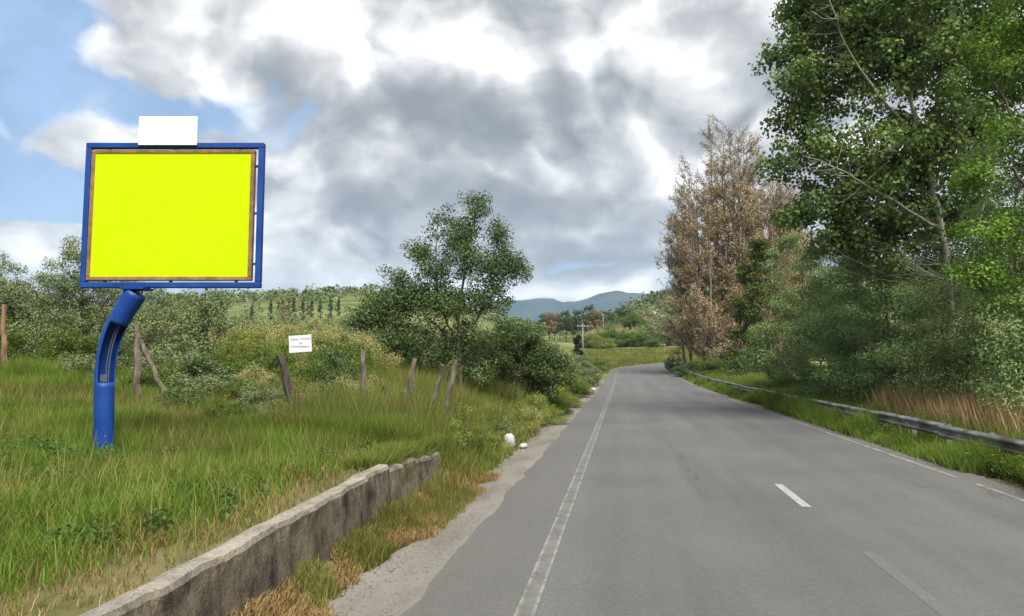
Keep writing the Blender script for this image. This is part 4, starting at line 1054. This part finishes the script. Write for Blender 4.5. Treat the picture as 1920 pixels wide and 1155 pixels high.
for k, px, y, sc in sorted((('cyp', 470, 150, 0.85), ('cyp', 505, 155, 0.95), ('cypb', 527, 152, 1.1), ('cypb', 538, 156, 1.15), ('cyp', 548, 158, 1.0), ('cyp', 566, 154, 1.0), ('cyp', 582, 160, 0.9), ('cyp', 598, 156, 0.95), ('cyp', 617, 158, 1.0),
                     ('cyp', 633, 162, 0.9), ('cypb', 575, 166, 0.8), ('cyp', 520, 165, 0.8)), key=lambda q: q[1]): conifer(k, px, y, sc * 0.82)
# dark ivy-like column beside the first pole
y = 118; x = px_x(1083, y)
tree('dark_columnar_bush', x, y, [(0, 0, 1.6, 0.75, 0.75, 1.5), (0.05, 0, 3.6, 0.65, 0.65, 1.3), (0, 0, 0.7, 0.5, 0.5, 0.7)], 'dark', 60, (0.3, 0.45), 0.22, 60, [[(0, 0, -0.2), (0, 0, 2), (0, 0, 4.2)]], 0.08, 'bark', 0.7, 0.2, 0.02,
     label='blackish narrow bush standing against the first utility pole', cat='bush')
def utility_pole(px, y, h, lab):
    x = px_x(px, y)
    root = place('utility_pole', x, y, 0.0, -0.1, label=lab, cat='utility pole', group='concrete poles beside the road')
    mb = MB(); mb.tube([(0, 0, -0.3), (0, 0, h * 0.5), (0, 0, h)], [0.17, 0.14, 0.10], 10); mb.build('post', M['concrete'], root)
    c = MB(); c.box((0, -0.12, h - 0.5), (1.9, 0.09, 0.09)); arm = c.build('crossarm', M['concrete'], root)
    for dx in (-0.85, -0.3, 0.3, 0.85):
        k = MB(); k.tube([(dx, -0.12, h - 0.455), (dx, -0.12, h - 0.40), (dx, -0.12, h - 0.30)], [0.02, 0.05, 0.035], 8); k.build('insulator', M['white'], arm)
utility_pole(1093, 122, 6.6, 'grey concrete utility pole next to the blackish narrow bush')
utility_pole(1132, 205, 8.2, 'distant concrete utility pole in front of the pines')
# roadside marker at the bend
y = 152; x = px_x(1247, y)
root = place('marker_post', x, y, 0, -0.03, label='thin pale marker post on the grass at the bend', cat='post')
mb = MB(); mb.box((0, 0, 0.85), (0.14, 0.10, 1.8), None, 0.9); mb.build('post', M['post_paint'], root, bevel=0.01)
mb = MB(); mb.box((0, -0.053, 1.45), (0.09, 0.008, 0.22)); mb.build('reflector', M['steel'], root)

# ------------------------------------------------------------------ fence posts and notice
def fence_post(pa, pb, y, rad, mat, lab, bend_=0.0, knots=0, parts=None):
    """pa top pixel, pb foot pixel, standing y metres down the road"""
    f = at_y(*pb, y); t = at_y(*pa, y)
    g = gz(f[0], y)
    root = empty('fence_post', (f[0], y, g - 0.02), label=lab, cat='post', group='old wooden fence posts')
    a = np.array([0, 0, -0.25]); c = t - np.array([f[0], y, g]); c[1] += random.uniform(-0.1, 0.1)
    P = []; rr = []
    for k in range(9):
        u = k / 8
        p = a * (1 - u) + c * u + np.array([bend_ * math.sin(u * 3.1), 0, 0]) + rng.normal(size=3) * 0.012
        P.append(p); rr.append(1.25 * rad * (1.1 - 0.3 * u) * random.uniform(0.85, 1.15))
    mb = MB(); mb.tube(P, rr, 7, jit=0.35, smooth=False); mb.build('post', M[mat], root)
    if parts:
        for (u, dv, r) in parts:
            b0 = P[int(u * 8)]; e = b0 + np.array(dv)
            s_ = MB(); s_.tube([b0, (b0 + e) / 2 + rng.normal(size=3) * 0.02, e], [r, r * 0.8, r * 0.5], 6, jit=0.3, smooth=False); s_.build('splinter', M['wood_dark'], root)
fence_post((9, 570), (11, 700), 15.5, 0.055, 'wood_red', 'upright reddish fence post farthest from the road beneath the grey-green tree')
fence_post((256, 608), (260, 750), 14.5, 0.065, 'wood', 'upright grey fence post beside the billboard pole')
fence_post((262, 640), (330, 725), 15.2, 0.05, 'wood', 'grey rail lying aslant against the upright grey fence post')
fence_post((530, 664), (572, 790), 13.5, 0.085, 'wood_dark', 'thick dark broken fence post leaning below the white notice', -0.03, 0, [(0.55, (0.30, 0.05, -0.30), 0.06), (0.9, (-0.08, 0, 0.10), 0.035)])
fence_post((566, 735), (574, 815), 13.4, 0.05, 'wood_red', 'short reddish stump propping the thick dark broken post')
fence_post((681, 655), (678, 785), 14.5, 0.07, 'wood', 'nearly upright grey fence post clear of the dark bush', 0.02)
fence_post((777, 672), (742, 800), 14.0, 0.055, 'wood', 'thin grey fence post leaning towards the road beneath the open-crowned tree', 0.03)
fence_post((832, 682), (784, 795), 14.4, 0.05, 'wood', 'second thin leaning fence post in the dry brush, beside a shorter one')
fence_post((853, 674), (815, 770), 15.2, 0.045, 'wood', 'short leaning fence post on the road side of the other posts')
fence_post((722, 720), (745, 800), 14.3, 0.05, 'wood_dark', 'short dark stump in the dry brush between the leaning posts')

y = 19.0
f = at_y(562, 700, y); x = float(f[0]); g = gz(x, y)
root = empty('notice_board', (x, y, g - 0.02), YAW + 0.06, label='small white notice board with grey lettering on a thin post in the scrub', cat='sign')
top = at_y(560, 627, y)[2] - g; bot = at_y(560, 659, y)[2] - g; w = float(at_y(580, 640, y)[0] - at_y(541, 640, y)[0])
mb = MB(); mb.tube([(0, 0.02, -0.2), (0.0, 0.02, top)], 0.016, 8); mb.build('post', M['steel'], root)
tilt = Matrix.Rotation(R(-4), 3, 'Y')
mb = MB(); mb.box((0, -0.012, (top + bot) / 2), (w, 0.02, top - bot), tilt); plate = mb.build('plate', M['notice'], root)
ink = MB()
def stroke(u0, u1, v):                       # illegible rows of small capitals, as the photograph shows them
    u = u0
    while u < u1:
        cw = random.uniform(0.028, 0.042)
        for q in range(3):
            ink.box((u + cw * (0.2 + 0.3 * q), -0.0235, v + random.uniform(-0.006, 0.006)), (0.0095, 0.003, random.uniform(0.040, 0.060)))
        u += cw + 0.012
zc = (top + bot) / 2; hh = top - bot
stroke(-w * 0.42, -w * 0.08, zc + hh * 0.24); stroke(w * 0.02, w * 0.40, zc + hh * 0.28); stroke(-w * 0.05, w * 0.08, zc + hh * 0.03); stroke(-w * 0.42, w * 0.40, zc - hh * 0.18)
ink.build('lettering', M['sign_ink'], plate, kind='stuff')
mb = MB(); mb.box((-0.04, -0.012, top + 0.012), (w * 0.8, 0.03, 0.02), tilt); mb.build('top_rail', M['steel'], root)

# ------------------------------------------------------------------ litter
def lump(name, px, py, size, mat, lab, shape='bag', cat='litter', x=None):
    d = ray(px, py); t = -CAMH / d[2]; p = d * t
    root_z = max(0.0, gz(p[0], p[1])) if p[0] < -3.1 else 0.0
    n1, n2 = 10, 7; V = []; Fs = []
    ph = random.random() * 10
    for i in range(n2):
        v = i / (n2 - 1)
        if shape == 'can': prof = [0.0, 0.95, 1.0, 1.0, 0.98, 0.55, 0.0][i]; zz = [0, 0.0, 0.25, 0.55, 0.82, 0.97, 1.0][i]
        else: prof = math.sin(math.pi * v) ** 0.6; zz = (1 - math.cos(math.pi * v)) / 2
        for k in range(n1):
            a = 2 * math.pi * k / n1
            sq = 1 / max(abs(math.cos(a)), abs(math.sin(a))) if shape == 'can' else 1 + 0.35 * (fbm(k * 0.7 + ph, i * 0.8, 1.0, 3, 2) - 0.5)
            sq = min(sq, 1.30)
            V.append((math.cos(a) * prof * size[0] / 2 * sq, math.sin(a) * prof * size[1] / 2 * sq, zz * size[2] * (1 + (0.0 if shape == 'can' else 0.3 * (vnoise(k, i + ph, 0.6) - 0.5)))))
    for i in range(n2 - 1):
        for k in range(n1): Fs.append((i * n1 + k, i * n1 + (k + 1) % n1, (i + 1) * n1 + (k + 1) % n1, (i + 1) * n1 + k))
    mb = MB(); mb.add(V, Fs, True)
    return mb.build(name, M[mat], None, loc=(p[0], p[1], root_z - 0.006), rot=(0, 0, random.random() * 3), label=lab, cat=cat)
c = lump('plastic_canister', 956, 842, (0.26, 0.22, 0.40), 'litter', 'white plastic canister standing in the verge grass by the shoulder', 'can', 'canister')
c.rotation_euler = (0, R(-5), 0.4)
lump('plastic_bag', 981, 840, (0.34, 0.20, 0.12), 'litter', 'crumpled white bag lying on the shoulder beside the canister')
lump('paper_scrap', 886, 899, (0.24, 0.12, 0.045), 'litter', 'long white paper scrap at the grass edge past the end of the wall')
lump('paper_scrap', 786, 962, (0.10, 0.07, 0.035), 'litter', 'small white scrap on the shoulder opposite the broken wall panels')
lump('paper_scrap', 524, 1141, (0.13, 0.075, 0.05), 'litter_y', 'yellowed oval scrap at the foot of the wall')
lump('plastic_scrap', 941, 859, (0.09, 0.06, 0.03), 'litter', 'tiny white scrap in the grass below the canister')
lump('plastic_bag', 1113, 733, (0.5, 0.4, 0.22), 'litter', 'pale bag on the verge far past the canister')

# ------------------------------------------------------------------ clay bank on the far slope
def clay():
    p = [at_y(px, 606, 246) for px in np.linspace(1198, 1252, 14)]
    V = []; Fs = []; m = 6
    for i, q in enumerate(p):
        z0 = gz(q[0], q[1]); hh = 3.6 * math.sin(math.pi * (i + 0.6) / 14.2) * (0.75 + 0.5 * fbm(i, 2, 0.6, 4))
        for k in range(m):
            u = k / (m - 1)
            V.append((q[0], q[1] + u * 3.5 + 0.8 * (fbm(i, k, 0.9, 6) - 0.5), z0 - 0.6 + 3.4 + (u ** 0.6) * hh + 0.4 * (fbm(i, k, 1.1, 8) - 0.5) - 3.0 * (k == 0)))
    for i in range(13):
        for k in range(m - 1): Fs.append((i * m + k, (i + 1) * m + k, (i + 1) * m + k + 1, i * m + k + 1))
    mb = MB(); mb.add(V, Fs, True); mb.build('clay_bank', M['clay'], None, kind='structure')
clay()

# ------------------------------------------------------------------ hill woods (one far mass)
def hill_woods():
    n = 5200
    az = rng.uniform(px_az(-500), px_az(2300), n); d = np.sqrt(rng.uniform(110 ** 2, 640 ** 2, n))
    x = d * np.sin(az); y = d * np.cos(az)
    o = road_off(x, y)
    dens = fbm(x, y, 0.016, 41, 4)
    field = (np.abs(az - px_az(655)) < 0.055) & (d > 330) & (d < 440)
    keep = (dens > np.where((az < px_az(800)) & (d > 170), 0.43, 0.35)) & ((o < -14) | (o > 24)) & (y > 60) & ~field & ~((d < 185) & (az > px_az(1010)) & (az < px_az(1300)))
    keep &= ~((d < 175) & (az < px_az(760)) & (rng.random(n) < 0.55))
    x, y, d = x[keep], y[keep], d[keep]
    z = ground_z(x, y)
    h = rng.uniform(2.4, 6.2, len(x)) * (0.7 + 0.5 * sstep(150, 400, d))
    per = 42
    C = []; S = []; T = []
    for i in range(len(x)):
        k = 4 if h[i] > 4 else 3
        lob = rng.normal(size=(k, 3)) * np.array([0.28, 0.28, 0.16]) * h[i]
        pick = rng.integers(0, k, per)
        dd = unit(per) * (rng.random(per) ** 0.4)[:, None] * h[i] * np.array([0.30, 0.30, 0.30])
        q = np.array([x[i], y[i], z[i] + h[i] * 0.52]) + lob[pick] + dd
        C.append(q); S.append(np.full(per, h[i] * 0.20 * (0.75 + 0.5 * (d[i] > 300)))); T.append(np.clip(0.6 * rng.random(per) + 0.4 * rng.random(), 0, 1))
    C = np.concatenate(C); S = np.concatenate(S); T = np.concatenate(T)
    N = rng.normal(size=C.shape) * 0.7 + np.array([0, 0, 0.7]); N /= np.linalg.norm(N, axis=1, keepdims=True)
    V, Q, r = leaf_arrays(C, N, S, 0.75, T)
    link('hill_woodland', raw_mesh('hill_woodland', V, [Q], L['wood_far'], r), kind='stuff')
hill_woods()

# ------------------------------------------------------------------ grass
def blades(name, X, Y, H, Wd, mat, lean=0.35, tone=None, seg=True, seeds=0.0, zoff=-0.01, clump=0):
    """grass as real blades: tapering, bent, standing on the ground"""
    n = len(X)
    Z = ground_z(X, Y) + zoff
    a = rng.random(n) * 2 * math.pi
    H = np.asarray(H) * (0.55 + 0.75 * rng.random(n))
    Lx = np.cos(a) * H * lean * (0.3 + rng.random(n)); Ly = np.sin(a) * H * lean * (0.3 + rng.random(n))
    f = rng.random(n) * math.pi
    sx = np.cos(f) * Wd * 0.5; sy = np.sin(f) * Wd * 0.5
    o = np.zeros(n)
    B0 = np.stack([X - sx, Y - sy, Z], -1); B1 = np.stack([X + sx, Y + sy, Z], -1)
    m = 0.55
    M0 = np.stack([X - sx * 0.8 + Lx * 0.32, Y - sy * 0.8 + Ly * 0.32, Z + H * m], -1); M1 = np.stack([X + sx * 0.8 + Lx * 0.32, Y + sy * 0.8 + Ly * 0.32, Z + H * m], -1)
    T = np.stack([X + Lx, Y + Ly, Z + H * (1 - 0.25 * lean)], -1)
    t = rng.random(n) * 0.7 if tone is None else np.clip(tone + 0.35 * (rng.random(n) - 0.5), 0, 1)
    nr = np.hypot(X, Y) < (9.5 if seg else -1)            # near blades bend, farther ones are single slivers
    fr = ~nr
    n1, n2 = int(nr.sum()), int(fr.sum())
    Va = np.stack([B0[nr], B1[nr], M1[nr], M0[nr], T[nr]], 1).reshape(-1, 3); i = np.arange(n1)[:, None] * 5
    Vb = np.stack([B0[fr], B1[fr], T[fr]], 1).reshape(-1, 3)
    me = raw_mesh(name, np.concatenate([Va, Vb]), [np.concatenate([i, i + 1, i + 2, i + 3], 1), np.concatenate([i + 3, i + 2, i + 4], 1), n1 * 5 + np.arange(3 * n2).reshape(n2, 3)], L[mat], np.concatenate([t[nr], t[nr], t[fr]]))
    return link(name, me, kind='stuff')
def scatter(n, x0, x1, y0, y1, tuft=9, spread=0.05, ypow=1.0):
    k = max(1, n // tuft)
    cx = rng.uniform(x0, x1, k); cy = y0 + (y1 - y0) * rng.random(k) ** ypow
    X = np.repeat(cx, tuft) + rng.normal(size=k * tuft) * spread; Y = np.repeat(cy, tuft) + rng.normal(size=k * tuft) * spread
    return X, Y
def in_view(X, Y, lo=-160, hi=2080):
    az = np.arctan2(X, Y); return (az > px_az(lo)) & (az < px_az(hi)) & (Y > 1.0)
# the meadow on the bank
X, Y = scatter(420000, -17, -3.20, 2.0, 21, 10, 0.05, 1.25)
k = in_view(X, Y) & (X < -3.27 + 0.011 * np.clip(8.9 - Y, 0, 9)); X, Y = X[k], Y[k]
edge = sstep(0.05, 1.3, -X - 3.20 + 0.9 * (fbm(X, Y, 0.9, 59, 3) - 0.5))                        # sparse and short along the wall
k = rng.random(len(X)) < 0.25 + 0.75 * edge; X, Y, edge = X[k], Y[k], edge[k]
pn = fbm(X, Y, 0.55, 51, 4)
dryk = rng.random(len(X)) < np.clip(0.66 * (1 - edge) + 0.04, 0, 0.9)
H = (0.11 + 0.20 * edge) * (0.40 + 1.2 * pn) * (1 + 0.25 * sstep(8, 14, Y))
d = np.hypot(X, Y); W = 0.0042 + 0.0009 * d
g_ = ~dryk
o_ = g_ & (fbm(X, Y, 0.8, 58, 4) + 0.22 * (rng.random(len(X)) - 0.5) > 0.61)
g_ = g_ & ~o_
blades('olive_bank_grass', X[o_], Y[o_], H[o_] * 0.95, W[o_], 'verge', 0.5)
blades('bank_grass', X[g_], Y[g_], H[g_], W[g_], 'grass', 0.45, np.clip(0.5 * fbm(X[g_], Y[g_], 1.1, 55, 3) + 0.75 * fbm(X[g_], Y[g_], 4.0, 56, 3) - 0.2, 0, 1))
blades('dry_bank_grass', X[dryk], Y[dryk], H[dryk] * 0.8, W[dryk] * 0.8, 'dry', 0.6)
X, Y = scatter(9000, -16, -3.6, 2.6, 20, 3, 0.10, 1.2); k = in_view(X, Y) & (fbm(X, Y, 0.7, 57, 3) > 0.42); X, Y = X[k], Y[k]
blades('bank_seed_stalks', X, Y, 0.58, 0.0035 + 0.0005 * np.hypot(X, Y), 'verge', 0.3, np.full(len(X), 0.8))
# broad weeds among it
k = 1100
cx = rng.uniform(-14, -3.6, k); cy = rng.uniform(3, 17, k); keep = in_view(cx, cy) & (fbm(cx, cy, 0.5, 61, 3) > 0.47); cx, cy = cx[keep], cy[keep]
cl = np.column_stack([cx, cy, ground_z(cx, cy) + 0.12, rng.uniform(0.08, 0.20, len(cx))])
link('bank_weeds', crown_mesh('bank_weeds', cl, L['weed'], 0.045, 60, 0.6, 0.9, 0.3, 0.7), kind='stuff')
k = 900; cx = np.where(rng.random(k) < 0.35, rng.uniform(6.95, 7.4, k), rng.uniform(7.8, 11.5, k)); cy = 9 + 60 * rng.random(k) ** 1.6; keep = in_view(cx, cy) & (fbm(cx, cy, 0.4, 62, 3) > 0.42); cx, cy = cx[keep], cy[keep]
cl = np.column_stack([cx, cy, ground_z(cx, cy) + np.where(cx < 7.5, 0.25, 0.5), rng.uniform(0.14, 0.34, len(cx))])
link('rail_weeds', crown_mesh('rail_weeds', cl, L['green'], 0.065, 70, 0.45, 0.7, 0.3, 1.1), kind='stuff')
# weeds hanging over the broken slabs
X, Y = scatter(9000, -3.62, -3.16, 8.8, 12.2, 8, 0.05); k = fbm(X, Y, 1.5, 67, 3) > 0.38; X, Y = X[k], Y[k]
k = rng.random(len(X)) < 0.5
blades('slab_top_grass', X[k], Y[k], 0.24, 0.012, 'grass', 0.9); blades('slab_top_dry_grass', X[~k], Y[~k], 0.26, 0.010, 'verge', 0.9)
# foot of the wall
X, Y = scatter(42000, -3.02, -2.42, 2.0, 13.5, 10, 0.05)
k = in_view(X, Y) & (fbm(X, Y, 1.1, 63, 3) > 0.24 + 0.62 * np.clip(X + 2.80, 0, 1)) & (X > -3.02); X, Y = X[k], Y[k]
pn = fbm(X, Y, 1.6, 65, 3); g_ = pn + 0.25 * (rng.random(len(X)) - 0.5) > 0.535
blades('wall_foot_grass', X[g_], Y[g_], 0.08 + 0.17 * np.clip(pn[g_] - 0.35, 0, 1) * 2, 0.009, 'verge', 0.5)
blades('dry_wall_foot_grass', X[~g_], Y[~g_], 0.11, 0.010, 'dry', 0.8)
# left verge from the wall's end to the bend
X, Y = scatter(190000, -8.0, -2.68, 11.0, 100, 10, 0.07, 1.9)
k = in_view(X, Y) & (rng.random(len(X)) < np.where(X > -3.0, 0.45, 1.0)) & ~((Y < 12.1) & (X > -3.45) & (X < -3.0)) & (rng.random(len(X)) < np.where(Y < 20, sstep(-6.4, -4.2, X), 1.0)); X, Y = X[k], Y[k]
pn = fbm(X, Y, 0.45, 71, 4)
H = (0.25 + 0.85 * pn) * (0.40 + 0.60 * sstep(0.0, 1.2, -X - 2.8)) * (1 + 0.3 * sstep(25, 60, Y))
W = 0.008 + 0.0011 * Y
r = rng.random(len(X)); typ = pn * 1.2 + 0.35 * r
a_ = typ < 0.66; c_ = (typ >= 0.66) & (typ < 0.96); e_ = typ >= 0.96
blades('verge_green_grass', X[a_], Y[a_], H[a_], W[a_], 'grass', 0.45); blades('verge_olive_grass', X[c_], Y[c_], H[c_], W[c_], 'verge', 0.45); blades('verge_dry_grass', X[e_], Y[e_], H[e_] * 0.9, W[e_], 'dry', 0.5)
X, Y = scatter(60000, -7.4, -3.05, 12.4, 27, 10, 0.08, 1.2); k = in_view(X, Y) & (fbm(X, Y, 0.5, 77, 3) > 0.40) & (rng.random(len(X)) < np.where(Y < 18, sstep(-6.8, -4.6, X), 1.0)); X, Y = X[k], Y[k]
H = (0.50 + 1.05 * fbm(X, Y, 0.6, 78, 3)) * (0.42 + 0.58 * sstep(0.1, 0.9, -X - 3.05)); k = rng.random(len(X)) < 0.72
blades('tall_olive_grass', X[k], Y[k], H[k], 0.010 + 0.0009 * Y[k], 'verge', 0.4, np.clip(0.75 * fbm(X[k], Y[k], 0.9, 79, 3), 0, 1)); blades('tall_green_grass', X[~k], Y[~k], H[~k], 0.010 + 0.0009 * Y[~k], 'grass', 0.4)
# brown brush around the leaning posts
X, Y = scatter(24000, -9.5, -3.7, 12.6, 18.5, 8, 0.06); k = (fbm(X, Y, 0.8, 75, 3) > 0.50) & (rng.random(len(X)) < np.where(Y < 15, sstep(-7.5, -5.5, X), 1.0)); X, Y = X[k], Y[k]; k = rng.random(len(X)) < 0.5
blades('dry_brush', X[k], Y[k], 0.80, 0.010, 'brush', 0.6); blades('green_brush', X[~k], Y[~k], 0.80, 0.015, 'verge', 0.5, np.full((~k).sum(), 0.6))
# rough ground behind the fence
X, Y = scatter(90000, -46, -6, 18, 95, 9, 0.16, 1.6); k = in_view(X, Y) & (X > -0.95 * Y - 4); X, Y = X[k], Y[k]
pn = fbm(X, Y, 0.22, 81, 4)
H = 0.35 + 0.5 * pn; W = 0.012 + 0.0013 * Y; a_ = pn + 0.2 * rng.random(len(X)) < 0.62
blades('rough_green_grass', X[a_], Y[a_], H[a_], W[a_], 'verge', 0.45, seg=False); blades('rough_straw_grass', X[~a_], Y[~a_], H[~a_], W[~a_], 'dry', 0.45, seg=False)
# right verge: tufts before the rail, tall growth behind
X, Y = scatter(110000, 6.70, 7.60, 8, 112, 12, 0.07, 1.7)
k = in_view(X, Y) & (fbm(X, Y, 0.42, 91, 3) + 0.25 * np.clip((X - 6.8) / 0.7, 0, 1) > 0.44); X, Y = X[k], Y[k]
pn = fbm(X, Y, 0.5, 92, 3)
H = (0.26 + 1.5 * np.clip(pn - 0.34, 0, 1) + 0.20 * sstep(24, 12, Y)) * (0.55 + 0.45 * sstep(6.75, 7.1, X)); W = 0.008 + 0.0010 * Y
a_ = rng.random(len(X)) < 0.78
blades('rail_front_grass', X[a_], Y[a_], H[a_], W[a_], 'grass', 0.5); blades('rail_front_dry_grass', X[~a_], Y[~a_], H[~a_] * 0.8, W[~a_], 'verge', 0.5)
X, Y = scatter(140000, 7.75, 13.5, 9, 112, 10, 0.08, 1.5)
k = in_view(X, Y); X, Y = X[k], Y[k]
pn = fbm(X, Y, 0.35, 95, 4)
H = (0.50 + 0.55 * pn) * (0.7 + 0.3 * sstep(7.7, 8.6, X)); W = 0.009 + 0.0011 * Y
redz = np.clip(1.5 - np.hypot((X - 10.0) / 2.0, (Y - 21.5) / 5.5), 0, 1)
rr = rng.random(len(X))
red = (rr < redz * 0.66) & (X > 8.6); oliv = ~red & (rr > 0.62) & (pn > 0.42); gg = ~red & ~oliv
blades('rail_back_grass', X[gg], Y[gg], H[gg], W[gg], 'grass', 0.4); blades('rail_back_olive_grass', X[oliv], Y[oliv], H[oliv], W[oliv], 'verge', 0.4)
blades('reddish_seed_grass', X[red], Y[red], H[red] * 1.25 + 0.14, W[red] * 1.2, 'red', 0.4)
# outer side of the bend
n = 60000; th = rng.uniform(-0.1, 1.25, n); ro = rng.uniform(52.2, 75, n)
X = R0 - ro * np.cos(th); Y = ARC_Y + ro * np.sin(th); k = in_view(X, Y, 900, 1500); X, Y = X[k], Y[k]; ro = ro[k]
pn = fbm(X, Y, 0.15, 99, 3); a_ = pn + 0.25 * rng.random(len(X)) > 0.58
blades('bend_straw_grass', X[a_], Y[a_], 0.45, 0.14, 'verge', 0.4, seg=False); blades('bend_green_grass', X[~a_], Y[~a_], 0.5, 0.14, 'broom', 0.4, seg=False)

# loose stones and leaf litter on the shoulder and along the edges
def grit(name, n, x0, x1, y0, y1, size, mat, yp=1.6):
    X = x0 + (x1 - x0) * rng.random(n); Y = y0 + (y1 - y0) * rng.random(n) ** yp
    k = in_view(X, Y); X, Y = X[k], Y[k]; n = len(X)
    S = size * (0.4 + rng.random(n) ** 2 * 1.6)
    oct_ = np.array([[1, 0, 0], [0, 1, 0], [-1, 0, 0], [0, -1, 0], [0, 0, 0.8], [0, 0, -0.3]], float)
    J = 1 + 0.5 * (rng.random((n, 6, 1)) - 0.5)
    V = (oct_[None] * J * S[:, None, None]); a = rng.random(n) * 6.28
    Vx = V[:, :, 0] * np.cos(a)[:, None] - V[:, :, 1] * np.sin(a)[:, None]; Vy = V[:, :, 0] * np.sin(a)[:, None] + V[:, :, 1] * np.cos(a)[:, None]
    V = np.stack([Vx + X[:, None], Vy + Y[:, None], V[:, :, 2] + (rz(Y) - 0.004)[:, None]], -1).reshape(-1, 3)
    f = np.array([[0, 1, 4], [1, 2, 4], [2, 3, 4], [3, 0, 4]])
    link(name, raw_mesh(name, V, [(np.arange(n)[:, None, None] * 6 + f[None]).reshape(-1, 3)], mat), kind='stuff')
grit('shoulder_gravel', 5200, -2.95, -1.98, 2.2, 40, 0.011, M['pad'])
grit('right_edge_gravel', 4200, 6.45, 7.3, 8, 50, 0.013, M['pad'])
X = -3.0 + 0.62 * rng.random(3600) ** 2.2; Y = 2.2 + 26 * rng.random(3600) ** 1.2; k = in_view(X, Y); X, Y = X[k], Y[k]
C = np.stack([X, Y, 0.004 + 0.014 * rng.random(len(X))], -1); N = rng.normal(size=C.shape) * 0.3 + np.array([0, 0, 1]); N /= np.linalg.norm(N, axis=1, keepdims=True)
V, Q, r = leaf_arrays(C, N, 0.036, 0.3)
link('leaf_litter', raw_mesh('leaf_litter', V, [Q], L['brush'], r), kind='stuff')

# ------------------------------------------------------------------ haze: the air between here and the mountains
def haze():
    m, b, out = material('haze')
    v = b.new('ShaderNodeVolumePrincipled')
    v.inputs['Color'].default_value = (0.50, 0.72, 1.0, 1); v.inputs['Density'].default_value = 0.00013; v.inputs['Anisotropy'].default_value = 0.0
    b.nt.links.new(v.outputs[0], out.inputs['Volume'])
    mb = MB(); mb.box((0, 900, 240), (12400, 12600, 520))
    mb.build('haze', m, None, kind='stuff')
haze()

# look-alikes that are left: told apart by how far behind the fence or past the wall they stand
same = {}
for o in COL.objects:
    if o.get('category') == 'bush': same.setdefault(o['label'], []).append(o)
for lab, os_ in same.items():
    if len(os_) in (3, 4):
        os_.sort(key=lambda o: o.location.y)
        for i, o in enumerate(os_): o['label'] = ['first', 'second', 'third', 'fourth'][i] + ' ' + lab.replace(' on the roadside verge', '') + ', counting from the wall'
    if len(os_) == 2:
        os_.sort(key=lambda o: o.location.y)
        ref = 'the wall' if 'verge' in lab else 'the fence'
        os_[0]['label'] = lab.replace(' on the roadside verge', '') + ', nearer ' + ref; os_[1]['label'] = lab.replace(' on the roadside verge', '') + ', farther from ' + ref
